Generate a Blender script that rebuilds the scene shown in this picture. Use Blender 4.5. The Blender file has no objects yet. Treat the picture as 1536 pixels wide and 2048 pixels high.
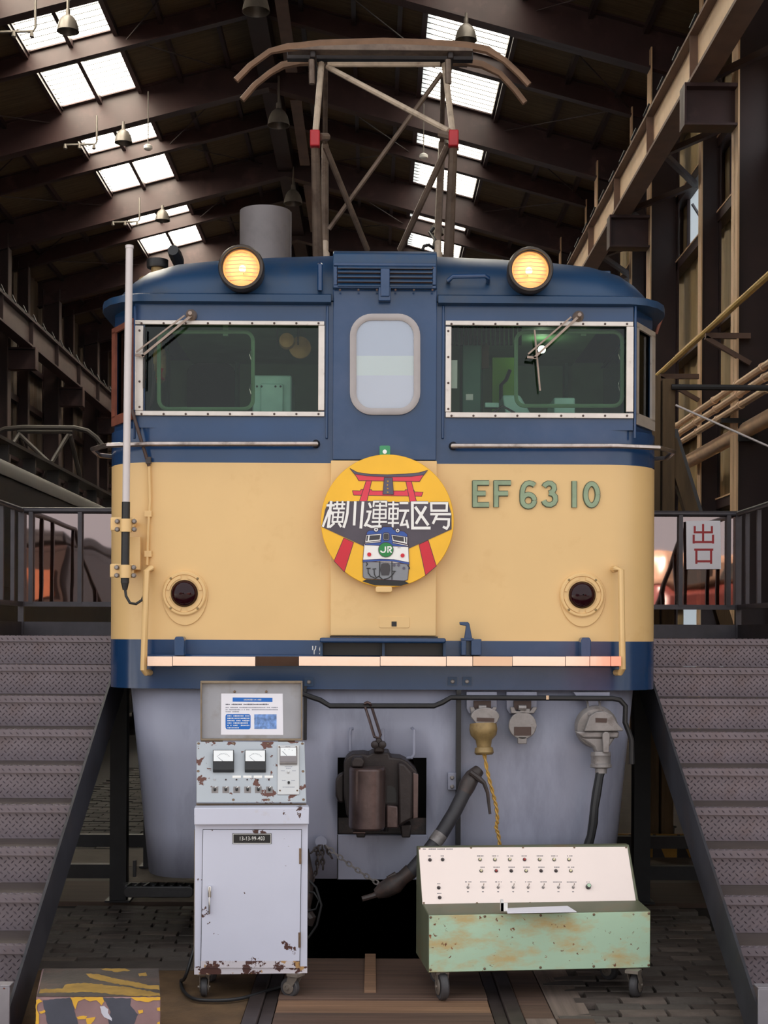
import bpy, bmesh, math, random
from mathutils import Vector, Matrix
random.seed(7)
sc = bpy.context.scene
C = sc.collection

# ------------------------------------------------------------------ camera
FPX, EYE = 2900.0, 1.65
CAMP = Vector((-0.054, 0.0, EYE))
YAW, ROLL = -0.0079, 0.0046
CR = Matrix.Rotation(YAW, 3, 'Z') @ Matrix.Rotation(math.pi/2, 3, 'X') @ Matrix.Rotation(ROLL, 3, 'Z')
cd = bpy.data.cameras.new('camera'); cam = bpy.data.objects.new('camera', cd); C.objects.link(cam)
cam.matrix_world = Matrix.Translation(CAMP) @ CR.to_4x4()
cd.sensor_fit = 'VERTICAL'; cd.sensor_height = 36.0; cd.sensor_width = 27.0
cd.lens = FPX/2048*36; cd.shift_y = 241/2048; cd.clip_end = 400
sc.camera = cam

# ------------------------------------------------------------------ daylight
wd = bpy.data.worlds.new('overcast_sky'); sc.world = wd; wd.use_nodes = True
bg = wd.node_tree.nodes['Background']
bg.inputs[0].default_value = (0.95, 0.97, 1.0, 1); bg.inputs[1].default_value = 1.45
sd = bpy.data.lights.new('sun', 'SUN'); sun = bpy.data.objects.new('sun', sd); C.objects.link(sun)
sd.energy = 110.0; sd.color = (1.0, .90, .76); sd.angle = math.radians(3)
sun.rotation_euler = Vector((-.88, .2, .42)).to_track_quat('Z', 'Y').to_euler(); sun.location = (-20, 20, 20)
vs = sc.view_settings
vs.view_transform = 'Standard'; vs.look = 'None'; vs.gamma = 1.0; vs.use_curve_mapping = False
vs.exposure = 0.0

def P(px, py, Y):
    """pixel of the photograph + distance -> world point"""
    d = CR @ Vector(((px-768)/FPX, (1265-py)/FPX, -1))
    return CAMP + d*(Y/d.y)
def PG(px, py, z=0.0):
    d = CR @ Vector(((px-768)/FPX, (1265-py)/FPX, -1))
    return CAMP + d*((z-EYE)/d.z)

# ------------------------------------------------------------------ materials
def s(r, g, b):
    return tuple(((x/255)/12.92 if x/255 <= .04045 else ((x/255+.055)/1.055)**2.4) for x in (r, g, b))
def k(c, f): return tuple(min(1, x*f) for x in c)
MATS = {}
def mat(name, col, rough=.5, metal=0., var=.12, scale=5., bump=0., bscale=60., chips=None, grime=None,
        stretch=None, emit=None, estr=1., spec=.5, alpha=None, coat=0.):
    m = bpy.data.materials.new(name); m.use_nodes = True
    nt = m.node_tree; N = nt.nodes; L = nt.links
    b = N['Principled BSDF']
    b.inputs['Roughness'].default_value = rough; b.inputs['Metallic'].default_value = metal
    b.inputs['Specular IOR Level'].default_value = spec
    b.inputs['Coat Weight'].default_value = coat; b.inputs['Coat Roughness'].default_value = .12
    tc = N.new('ShaderNodeTexCoord'); vec = tc.outputs['Object']
    if stretch:
        mp = N.new('ShaderNodeMapping'); mp.inputs['Scale'].default_value = stretch
        L.new(vec, mp.inputs[0]); svec = mp.outputs[0]
    else: svec = vec
    def noise(sc_, det=4, v=None, rgh=.55):
        n = N.new('ShaderNodeTexNoise'); n.inputs['Scale'].default_value = sc_; n.inputs['Detail'].default_value = det
        n.inputs['Roughness'].default_value = rgh
        L.new(v or vec, n.inputs['Vector']); return n.outputs['Fac']
    def ramp(f, a, bb):
        r = N.new('ShaderNodeMapRange'); r.inputs[1].default_value = a; r.inputs[2].default_value = bb
        L.new(f, r.inputs[0]); return r.outputs[0]
    def mix(f, c1, c2):
        x = N.new('ShaderNodeMix'); x.data_type = 'RGBA'; L.new(f, x.inputs[0])
        for i, c_ in ((6, c1), (7, c2)):
            if isinstance(c_, tuple): x.inputs[i].default_value = (*c_, 1)
            else: L.new(c_, x.inputs[i])
        return x.outputs[2]
    out = mix(ramp(noise(scale, 5, svec), .3, .7), k(col, 1-var), k(col, 1+var))
    if grime:   # (colour, scale, lo, hi)
        out = mix(ramp(noise(grime[1], 6, svec, .65), grime[2], grime[3]), out, grime[0])
    if chips:   # list of (colour, scale, threshold)
        for (cc, cs, th) in chips:
            out = mix(ramp(noise(cs, 5, vec, .6), th, th+.012), out, cc)
    L.new(out, b.inputs['Base Color'])
    if bump:
        bn = N.new('ShaderNodeBump'); bn.inputs['Strength'].default_value = bump; bn.inputs['Distance'].default_value = .01
        L.new(noise(bscale, 4, svec), bn.inputs['Height']); L.new(bn.outputs[0], b.inputs['Normal'])
    if emit:
        b.inputs['Emission Color'].default_value = (*emit, 1); b.inputs['Emission Strength'].default_value = estr
    MATS[name] = m; return m
def glassmat(name, tint, refl=1.0, rough=0.0, ior=1.5, dirt=0.0):
    """thin pane: transparent with a Fresnel reflection and a little dust"""
    m = bpy.data.materials.new(name); m.use_nodes = True; nt = m.node_tree; N = nt.nodes; L = nt.links
    N.remove(N['Principled BSDF']); o = N['Material Output']
    t = N.new('ShaderNodeBsdfTransparent'); t.inputs[0].default_value = (*tint, 1)
    g = N.new('ShaderNodeBsdfGlossy'); g.inputs[0].default_value = (refl, refl, refl, 1); g.inputs[1].default_value = rough
    f = N.new('ShaderNodeFresnel'); f.inputs[0].default_value = ior
    x = N.new('ShaderNodeMixShader'); L.new(f.outputs[0], x.inputs[0]); L.new(t.outputs[0], x.inputs[1]); L.new(g.outputs[0], x.inputs[2])
    last = x.outputs[0]
    if dirt:
        d = N.new('ShaderNodeBsdfDiffuse'); d.inputs[0].default_value = (.5, .48, .42, 1)
        y = N.new('ShaderNodeMixShader'); y.inputs[0].default_value = dirt; L.new(last, y.inputs[1]); L.new(d.outputs[0], y.inputs[2]); last = y.outputs[0]
    L.new(last, o.inputs[0]); MATS[name] = m; return m
def translucent(name, col, t=.8, gl=.2):
    m = bpy.data.materials.new(name); m.use_nodes = True; nt = m.node_tree; N = nt.nodes; L = nt.links
    N.remove(N['Principled BSDF']); o = N['Material Output']
    a = N.new('ShaderNodeBsdfTranslucent'); a.inputs[0].default_value = (*k(col, t), 1)
    d = N.new('ShaderNodeBsdfDiffuse'); d.inputs[0].default_value = (*k(col, .4), 1)
    x = N.new('ShaderNodeMixShader'); x.inputs[0].default_value = gl
    L.new(a.outputs[0], x.inputs[1]); L.new(d.outputs[0], x.inputs[2]); L.new(x.outputs[0], o.inputs[0])
    MATS[name] = m; return m

RUST = s(92, 52, 42); BROWN = s(78, 46, 40)
mat('cream', s(226, 188, 130), .38, var=.05, scale=1.3, bump=.05, bscale=9, spec=.5, grime=(s(205, 160, 100), 2.2, .58, .9))
mat('blue', s(19, 56, 97), .2, var=.14, scale=2.0, bump=.08, bscale=7, spec=.6, grime=(s(50, 70, 106), 2.5, .5, .85))
mat('blue_roof', s(24, 58, 92), .4, var=.14, scale=2.0, bump=.06, bscale=9, grime=(s(62, 66, 72), 3, .52, .85))
mat('skirt_grey', s(150, 152, 170), .42, var=.1, scale=1.6, stretch=(1.6, 1.6, .5), bump=.04, bscale=8, grime=(s(110, 112, 128), 2.0, .5, .8))
mat('silver_frame', s(205, 196, 188), .32, metal=.55, var=.08, scale=14, grime=(s(120, 95, 80), 16, .62, .8))
mat('rust_frame', s(120, 66, 50), .6, var=.25, scale=14)
mat('rubber_grey', s(165, 158, 158), .6, var=.06, scale=10, bump=.05)
mat('black_iron', s(30, 29, 31), .45, var=.25, scale=12, bump=.08)
mat('dark_iron', s(58, 50, 48), .5, var=.25, scale=10, bump=.15, grime=(s(96, 70, 60), 9, .5, .8))
mat('coupler_iron', s(92, 76, 74), .34, metal=.6, var=.25, scale=9, bump=.12, bscale=30, grime=(s(60, 44, 40), 6, .5, .75))
mat('coupler_dark', s(46, 38, 37), .5, metal=.3, var=.25, scale=9, bump=.15, bscale=30)
mat('hose', s(52, 50, 54), .55, var=.15, scale=20, bump=.1)
mat('cable_black', s(34, 34, 36), .5, var=.15, scale=30)
mat('brass', s(146, 122, 80), .45, metal=.2, var=.2, scale=25, grime=(s(110, 86, 52), 18, .5, .8))
mat('cable_yellow', s(188, 146, 70), .5, var=.2, scale=90)
mat('cast_grey', s(140, 134, 132), .45, metal=.3, var=.15, scale=16, bump=.1, grime=(s(92, 80, 74), 14, .55, .8))
mat('plate_brown', s(70, 50, 44), .5)
mat('chrome_strip', s(232, 200, 180), .09, metal=1.0, var=.02, scale=3, bump=.05, bscale=2.5)
mat('chrome_rod', s(170, 158, 152), .25, metal=.9, var=.2, scale=12, grime=(s(60, 45, 40), 8, .55, .8))
mat('lens_red', s(36, 6, 14), .08, var=.05, spec=.3)
mat('antenna_white', s(206, 198, 198), .45, var=.04, scale=6)
mat('number_green', s(140, 158, 128), .4, var=.12, scale=20)
mat('number_edge', s(86, 92, 70), .5)
mat('wiper', s(150, 132, 120), .4, metal=.5, var=.15, scale=20)
mat('reflector', s(226, 190, 160), .25, metal=.2, var=.1, emit=s(255, 176, 116), estr=.42)
mat('bulb', s(255, 230, 160), .3, emit=s(255, 214, 130), estr=9.)
mat('cab_bulb', s(255, 240, 200), .3, emit=s(235, 255, 220), estr=25.)
mat('headlight_rim', s(64, 56, 50), .4, metal=.4, var=.2, scale=20)
mat('cab_green', s(112, 150, 112), .6, var=.12, scale=6)
mat('cab_teal', s(176, 218, 204), .55, var=.1, scale=9)
mat('cab_deep_green', s(40, 96, 76), .5, var=.12, scale=9)
mat('cab_leaf_green', s(120, 170, 60), .6)
mat('cab_dark', s(28, 30, 30), .7)
mat('amber', s(220, 172, 100), .4, var=.2, scale=15)
mat('red_paint', s(168, 30, 38), .45, var=.15, scale=12)
mat('board_sky_a', s(224, 228, 244), .5, var=.02, emit=None)  # door window board: the sky reflection is mixed into its three tones
mat('board_sky_b', s(244, 250, 248), .5, var=.02)
mat('board_sky_c', s(238, 238, 250), .5, var=.03, scale=3)
mat('panto_steel', s(112, 96, 84), .5, metal=.3, var=.25, scale=9, grime=(s(70, 52, 44), 7, .5, .75))
mat('panto_pale', s(190, 172, 152), .5, var=.15, scale=12, grime=(s(110, 92, 80), 9, .55, .8))
mat('panto_copper', s(128, 100, 80), .5, metal=.3, var=.2, scale=7)
glassmat('cab_glass', (.86, .92, .88), refl=.4)
glassmat('clear_glass', (.92, .94, .95))
# hall
mat('steel_maroon', s(60, 40, 40), .42, var=.2, scale=2.5, grime=(s(92, 66, 66), 1.7, .55, .8))
mat('steel_dark', s(50, 33, 33), .5, var=.2, scale=2.5)
mat('steel_lit', s(214, 180, 144), .5, var=.08, scale=4)  # right-hand steel with the warm skylight put into its colour
mat('girder_lit', s(226, 196, 164), .5, var=.08, scale=4)  # right girder web, its brightly lit look put into the colour
mat('girder_brown', s(110, 86, 74), .55, var=.15, scale=4)
mat('roof_deck', s(92, 76, 54), .8, var=.35, scale=3.0, stretch=(.5, 6, .5), bump=.1)
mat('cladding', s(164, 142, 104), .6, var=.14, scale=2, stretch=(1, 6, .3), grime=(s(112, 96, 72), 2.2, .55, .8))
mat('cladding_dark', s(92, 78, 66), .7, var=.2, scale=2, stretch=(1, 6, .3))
mat('pipe_cream', s(226, 190, 156), .5, var=.1, scale=6)
mat('pipe_yellow', s(214, 180, 110), .5, var=.1, scale=6)
mat('lamp_grey', s(104, 98, 92), .4, metal=.3, var=.12, scale=9)
mat('grey_paint', s(134, 128, 130), .55, var=.1, scale=3, grime=(s(112, 108, 110), 4, .5, .8))
translucent('skylight_sheet', (.98, .98, .93), .88, .1)
translucent('frosted_pane', (.92, .97, 1.0), .85, .1)
translucent('sheet_lap', (.98, .96, .9), .03, .3)
# stairs
mat('checker_plate', s(116, 106, 112), .38, metal=.3, var=.14, scale=5, grime=(s(112, 96, 96), 6, .5, .85))
mat('tread_shaded', s(86, 76, 72), .5, metal=.2, var=.15, scale=6, stretch=(1, 5, 1))  # shade between the steps is put into the tread colour
mat('stringer', s(58, 58, 64), .5, metal=.2, var=.3, scale=5, grime=(s(76, 62, 54), 4, .55, .85))
mat('rail_paint', s(70, 66, 72), .4, metal=.2, var=.2, scale=8)
mat('galvanised', s(150, 146, 152), .4, metal=.4, var=.12, scale=8, chips=[(s(110, 60, 46), 22, .68)])
# floor
mat('brick', s(92, 84, 78), .8, var=.25, scale=8, bump=.3, bscale=45, grime=(s(66, 58, 52), 5, .5, .8))
mat('brick_b', s(80, 70, 64), .8, var=.25, scale=8, bump=.3, bscale=45)
mat('brick_c', s(104, 92, 84), .8, var=.25, scale=8, bump=.3, bscale=45)
mat('joint', s(28, 24, 22), .9)
mat('kerb', s(84, 76, 70), .85, var=.15, scale=6, bump=.2)
mat('brick_far_shaded', s(50, 46, 43), .85, var=.25, scale=8, bump=.3)  # same bricks as in front, with weaker light put into the colour
mat('strip_wood', s(70, 54, 44), .8, var=.3, scale=3, stretch=(.35, 9, 3))
mat('girder_shaded', s(72, 58, 56), .55, var=.2, scale=4)  # left girder and flanges, the dim light there put into the colour
mat('dirt', s(104, 80, 54), .9, var=.3, scale=5, bump=.3, bscale=60, grime=(s(70, 54, 40), 3, .5, .8))
mat('pit', s(26, 24, 24), .9)
mat('rail_steel', s(80, 70, 68), .45, metal=.5, var=.2, scale=10)
mat('plank', s(94, 72, 60), .75, var=.3, scale=3, stretch=(.35, 9, 3), bump=.2, bscale=20, grime=(s(76, 62, 52), 2.0, .5, .8))
mat('plank_pale', s(134, 102, 78), .7, var=.28, scale=3, stretch=(.35, 9, 3), bump=.2, bscale=20)
mat('plank_grey', s(122, 106, 96), .8, var=.25, scale=3, stretch=(9, .35, 3), bump=.2, bscale=20)
mat('ground', s(56, 54, 52), .9, var=.1, scale=1)
# cabinet and cart
mat('cab_white', s(206, 208, 224), .42, var=.03, scale=3, chips=[(BROWN, 10, .635)], grime=(s(186, 168, 150), 4, .64, .9))
mat('cab_white_clean', s(206, 208, 224), .42, var=.03, scale=3, chips=[(BROWN, 9, .66)])
mat('cab_low', s(206, 200, 206), .45, var=.04, scale=3, chips=[(BROWN, 16, .54), (s(180, 140, 90), 14, .60)])
mat('panel_chipped', s(176, 182, 188), .42, var=.04, scale=3, chips=[(s(100, 62, 52), 13, .57)])
mat('lid_grey', s(160, 160, 166), .45, var=.08, scale=5, grime=(s(124, 116, 100), 5, .5, .8))
mat('cab_edge', s(132, 116, 96), .6, var=.2, scale=20)
mat('paper', s(238, 236, 244), .6, var=.01)
mat('paper_blue', s(30, 108, 196), .6, var=.03)
mat('photo_blue', s(112, 146, 202), .6, var=.5, scale=60)
mat('ink', s(60, 64, 80), .7)
mat('ink_pale', s(120, 124, 140), .7)
mat('white', s(240, 238, 234), .5, var=.02)
mat('black', s(20, 20, 22), .4)
mat('meter_white', s(238, 240, 240), .3, var=.02, coat=.5)
mat('bakelite', s(26, 25, 26), .25)
mat('screw', s(126, 104, 84), .4, metal=.5, var=.2, scale=60)
mat('chrome', s(210, 208, 208), .15, metal=1.)
mat('operator_plate', s(206, 206, 206), .35, metal=.3, var=.04)
mat('rust', RUST, .7, var=.3, scale=12)
mat('mint', s(178, 206, 178), .5, var=.05, scale=2.5, chips=[(s(150, 96, 56), 17, .655), (s(112, 66, 40), 34, .66)],
    grime=(s(192, 172, 122), 4.5, .46, .64), stretch=(1, 1, 2.2))
mat('olive', s(98, 102, 80), .5, var=.14, scale=5, grime=(s(110, 84, 54), 5, .52, .8))
mat('panel_pink', s(246, 229, 221), .4, var=.02, scale=4, grime=(s(206, 158, 124), 5, .70, .9))
mat('lamp_cream', s(240, 232, 190), .25, coat=.6)
mat('lamp_dark', s(48, 24, 26), .2, coat=.6)
mat('lamp_red', s(170, 38, 34), .2, coat=.6)
mat('caster_rubber', s(66, 64, 66), .6, var=.15, scale=30)
mat('caster_metal', s(136, 126, 116), .45, metal=.4, var=.2, scale=20)
# block
mat('block_black', s(74, 76, 88), .6, var=.15, scale=8)
mat('block_yellow', s(226, 174, 60), .6, var=.1, scale=8)
mat('block_yellow_dirty', s(158, 124, 54), .7, var=.25, scale=14)
mat('block_bare', s(148, 118, 118), .75, var=.15, scale=9)
mat('block_white', s(200, 200, 212), .6)
# head mark
mat('hm_yellow', s(246, 186, 34), .3, var=.07, scale=4)
mat('hm_red', s(222, 56, 76), .35, var=.06)
mat('hm_crimson', s(206, 28, 48), .35, var=.05)
mat('hm_dark', s(74, 66, 76), .35, var=.22, scale=5)
mat('hm_slate', s(84, 80, 98), .35)
mat('hm_line', s(60, 30, 50), .5)
mat('hm_blue', s(44, 82, 160), .35)
mat('hm_green', s(30, 130, 62), .35)
mat('hm_grey', s(134, 136, 142), .4)
mat('hm_window', s(58, 54, 58), .3)
mat('tab_green', s(60, 140, 96), .5)
# others
mat('timber', s(84, 66, 44), .85, var=.35, scale=4, stretch=(3, 3, .4), bump=.3, bscale=25)
mat('bin_grey', s(74, 72, 68), .7, var=.1)
mat('hazard_yellow', s(150, 110, 40), .7, var=.2, scale=9)
mat('old_loco', s(46, 41, 40), .5, var=.2, scale=3)
mat('old_roof', s(62, 56, 52), .6, var=.2, scale=2)
mat('car_brown', s(36, 24, 20), .4, var=.1)
mat('car_orange', s(120, 64, 34), .5)
mat('car_red', s(66, 28, 24), .4, var=.15)
mat('car_cream', s(104, 86, 72), .4)

# mirror-like film on the railing panels
m = bpy.data.materials.new('acrylic_film'); m.use_nodes = True; nt = m.node_tree; N = nt.nodes; L = nt.links
N.remove(N['Principled BSDF'])
t_ = N.new('ShaderNodeBsdfTransparent'); t_.inputs[0].default_value = (.42, .30, .26, 1)
g_ = N.new('ShaderNodeBsdfGlossy'); g_.inputs[0].default_value = (.95, .78, .76, 1); g_.inputs[1].default_value = .02
x_ = N.new('ShaderNodeMixShader'); x_.inputs[0].default_value = .24
nz = N.new('ShaderNodeTexNoise'); nz.inputs['Scale'].default_value = 1.6
bp = N.new('ShaderNodeBump'); bp.inputs['Strength'].default_value = .15; bp.inputs['Distance'].default_value = .02
tcx = N.new('ShaderNodeTexCoord'); L.new(tcx.outputs['Object'], nz.inputs['Vector'])
L.new(nz.outputs['Fac'], bp.inputs['Height']); L.new(bp.outputs[0], g_.inputs['Normal'])
L.new(t_.outputs[0], x_.inputs[1]); L.new(g_.outputs[0], x_.inputs[2]); L.new(x_.outputs[0], N['Material Output'].inputs[0])
MATS['acrylic_film'] = m

# ------------------------------------------------------------------ mesh helpers
ORG = {}
class MB:
    def __init__(self): self.v = []; self.f = []
    def add(self, vs_, fs):
        o = len(self.v); self.v += [tuple(x) for x in vs_]; self.f += [tuple(i+o for i in f) for f in fs]; return self
    def hexa(self, p):   # 8 points: bottom ring 0-3, top ring 4-7
        return self.add(p, [(3,2,1,0),(4,5,6,7),(0,1,5,4),(1,2,6,5),(2,3,7,6),(3,0,4,7)])
    def box(self, x0, x1, y0, y1, z0, z1):
        return self.hexa([(x0,y0,z0),(x1,y0,z0),(x1,y1,z0),(x0,y1,z0),(x0,y0,z1),(x1,y0,z1),(x1,y1,z1),(x0,y1,z1)])
    def fbox(self, fn, u0, u1, v0, v1, w0, w1):   # box in a local frame fn(u,v,w)
        return self.hexa([fn(u0,v0,w0),fn(u1,v0,w0),fn(u1,v1,w0),fn(u0,v1,w0),fn(u0,v0,w1),fn(u1,v0,w1),fn(u1,v1,w1),fn(u0,v1,w1)])
    def prism(self, pts, vec):
        n = len(pts); vec = Vector(vec); a = [Vector(p) for p in pts]; b = [p+vec for p in a]
        return self.add(a+b, [tuple(range(n-1,-1,-1)), tuple(range(n,2*n))]+[(i,(i+1)%n,n+(i+1)%n,n+i) for i in range(n)])
    def bar(self, p, q, w, h, up=(0,0,1)):
        p = Vector(p); q = Vector(q); d = (q-p).normalized(); up = Vector(up)
        if abs(d.dot(up)) > .98: up = Vector((0,1,0))
        sx = d.cross(up).normalized()*(w/2); sy = sx.cross(d).normalized()*(h/2)
        return self.hexa([p-sx-sy,p+sx-sy,q+sx-sy,q-sx-sy,p-sx+sy,p+sx+sy,q+sx+sy,q-sx+sy])
    def tube(self, pts, r, n=8, closed=False):
        pts = [Vector(p) for p in pts]; m_ = len(pts); rs = r if isinstance(r, (list, tuple)) else [r]*m_
        T = []
        for i in range(m_):
            a = pts[(i-1) % m_] if (closed or i > 0) else pts[i]; b = pts[(i+1) % m_] if (closed or i < m_-1) else pts[i]
            T.append((b-a).normalized())
        ref = Vector((0,0,1)) if abs(T[0].z) < .9 else Vector((0,1,0))
        nrm = (ref-T[0]*ref.dot(T[0])).normalized(); vv = []
        for i in range(m_):
            nrm = (nrm-T[i]*nrm.dot(T[i])).normalized(); bi = T[i].cross(nrm)
            for j in range(n):
                a = 2*math.pi*j/n; vv.append(pts[i]+(nrm*math.cos(a)+bi*math.sin(a))*rs[i])
        ff = []
        for i in range(m_ if closed else m_-1):
            for j in range(n):
                i2 = (i+1) % m_; ff.append((i*n+j, i*n+(j+1)%n, i2*n+(j+1)%n, i2*n+j))
        if not closed: ff += [tuple(range(n-1,-1,-1)), tuple(range((m_-1)*n, m_*n))]
        return self.add(vv, ff)
    def lathe(self, o, axis, prof, n=24, cap=True):
        o = Vector(o); ax = Vector(axis).normalized(); ref = Vector((0,0,1)) if abs(ax.z) < .9 else Vector((1,0,0))
        u = (ref-ax*ref.dot(ax)).normalized(); w = ax.cross(u); vv = []
        for (r, h) in prof:
            for j in range(n):
                a = 2*math.pi*j/n; vv.append(o+ax*h+(u*math.cos(a)+w*math.sin(a))*r)
        ff = [(i*n+j, i*n+(j+1)%n, (i+1)*n+(j+1)%n, (i+1)*n+j) for i in range(len(prof)-1) for j in range(n)]
        if cap: ff += [tuple(range(n-1,-1,-1)), tuple(range((len(prof)-1)*n, len(prof)*n))]
        return self.add(vv, ff)
    def grid(self, rows, skip=None):
        nr = len(rows); nc = len(rows[0]); vv = [p for r in rows for p in r]
        return self.add(vv, [(i*nc+j, i*nc+j+1, (i+1)*nc+j+1, (i+1)*nc+j) for i in range(nr-1) for j in range(nc-1) if not (skip and skip(i, j))])
    def mesh(self, name, org=(0,0,0), ang=35):
        o = Vector(org); me = bpy.data.meshes.new(name)
        me.from_pydata([tuple(Vector(v)-o) for v in self.v], [], self.f)
        bm = bmesh.new(); bm.from_mesh(me); bmesh.ops.recalc_face_normals(bm, faces=bm.faces); bm.to_mesh(me); bm.free()
        me.polygons.foreach_set('use_smooth', [True]*len(me.polygons)); me.set_sharp_from_angle(angle=math.radians(ang))
        return me
    def build(self, name, m_, parent=None, bevel=0, solid=0, ang=35, label=None, cat=None, group=None, kind=None):
        if parent is not None: org = ORG[parent.name]
        else:
            xs = [v[0] for v in self.v]; ys = [v[1] for v in self.v]; zs = [v[2] for v in self.v]
            org = Vector(((min(xs)+max(xs))/2, (min(ys)+max(ys))/2, min(zs)))
        me = self.mesh(name, org, ang); o = bpy.data.objects.new(name, me); C.objects.link(o)
        me.materials.append(MATS[m_])
        if parent is not None: o.parent = parent
        else: o.location = org
        ORG[o.name] = Vector(org)
        if solid:
            md = o.modifiers.new('thickness', 'SOLIDIFY'); md.thickness = abs(solid); md.offset = 1 if solid > 0 else -1
        if bevel:
            md = o.modifiers.new('bevel', 'BEVEL'); md.width = bevel; md.segments = 2; md.limit_method = 'ANGLE'
        tag(o, label, cat, group, kind); return o
def tag(o, label=None, cat=None, group=None, kind=None):
    for n_, v_ in (('label', label), ('category', cat), ('group', group), ('kind', kind)):
        if v_: o[n_] = v_
    return o
def thing(name, label, cat, loc, group=None):
    o = bpy.data.objects.new(name, None); C.objects.link(o); o.location = loc; ORG[o.name] = Vector(loc)
    o.empty_display_size = .2; return tag(o, label, cat, group)
def root(name, loc):
    o = bpy.data.objects.new(name, None); C.objects.link(o); o.location = loc; ORG[o.name] = Vector(loc); o['kind'] = 'structure'; return o
def inst(src, name, parent, loc, rot=None, scale=None):
    """a copy that shares mesh data; loc in world coordinates"""
    o = bpy.data.objects.new(name, src) ; C.objects.link(o)
    if parent is not None: o.parent = parent; o.location = Vector(loc)-ORG[parent.name]
    else: o.location = loc
    if rot: o.rotation_euler = rot
    if scale: o.scale = scale
    return o
def arc(cx, cy, r, a0, a1, n=10, ry=None):
    ry = r if ry is None else ry
    return [(cx+r*math.cos(math.radians(a0+(a1-a0)*i/n)), cy+ry*math.sin(math.radians(a0+(a1-a0)*i/n))) for i in range(n+1)]
def rrect(x0, y0, x1, y1, r, n=5):
    if x0 > x1: x0, x1 = x1, x0
    if y0 > y1: y0, y1 = y1, y0
    return arc(x1-r,y1-r,r,0,90,n)+arc(x0+r,y1-r,r,90,180,n)+arc(x0+r,y0+r,r,180,270,n)+arc(x1-r,y0+r,r,270,360,n)
def ribbon(pts, w):
    """outline polygon of a 2-D polyline of width w (mitred)"""
    pts = [Vector(p) for p in pts]; n = len(pts); Lf = []; Rt = []
    for i in range(n):
        if i == 0: d = (pts[1]-pts[0]).normalized(); m_ = Vector((-d.y, d.x)); sc_ = 1
        elif i == n-1: d = (pts[-1]-pts[-2]).normalized(); m_ = Vector((-d.y, d.x)); sc_ = 1
        else:
            d1 = (pts[i]-pts[i-1]).normalized(); d2 = (pts[i+1]-pts[i]).normalized()
            m_ = (Vector((-d1.y, d1.x))+Vector((-d2.y, d2.x))).normalized(); sc_ = 1/max(.4, m_.dot(Vector((-d1.y, d1.x))))
        Lf.append(pts[i]+m_*(w/2*sc_)); Rt.append(pts[i]-m_*(w/2*sc_))
    return Lf+Rt[::-1]
def strips(mb, lines, w, fn, vec):
    """thick strokes: every polyline becomes quads in the plane given by fn(u,v), extruded by vec"""
    for li, ln in enumerate(lines):
        ww = w
        if isinstance(ln, tuple) and isinstance(ln[0], (int, float)): ww, ln = ln
        o = ribbon(ln, ww); n = len(ln)
        for i in range(n-1):
            q = [o[i], o[i+1], o[2*n-2-i], o[2*n-1-i]]
            mb.prism([fn(p[0], p[1]) for p in q], Vector(vec)*(1+.025*(li % 9)))
    return mb
def text(body, size, fn, m_, name, parent, depth=.0006, off=0., align='CENTER', sx=1., spacing=1.):
    """flat lettering: fn(u,v) maps text plane to world; depth towards the reader is -Y"""
    cu = bpy.data.curves.new('lettering', 'FONT'); cu.body = body; cu.size = size; cu.align_x = align; cu.align_y = 'CENTER'
    cu.offset = off; cu.resolution_u = 3; cu.space_character = spacing
    to = bpy.data.objects.new('lettering', cu); C.objects.link(to); bpy.context.view_layer.update()
    me = to.evaluated_get(bpy.context.evaluated_depsgraph_get()).to_mesh()
    mb = MB(); mb.add([fn(v.co.x*sx, v.co.y) for v in me.vertices], [tuple(p.vertices) for p in me.polygons])
    bpy.data.objects.remove(to); bpy.data.curves.remove(cu)
    return mb.build(name, m_, parent, solid=depth)
# ================================================================== THE HALL
RX, RZ, SL = -1.95, 11.95, .266
def rz(x): return RZ-SL*abs(x-RX)
Y0H, Y1H = 5.7, 46.0
XR, XL = 4.45, -8.35
FR = [15.9+5*i for i in range(6)]            # main frames
MI = [18.4+5*i for i in range(6)]            # light rafters between
SKL = (-5.65, -4.26); SKR = (.72, 2.06)

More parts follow.
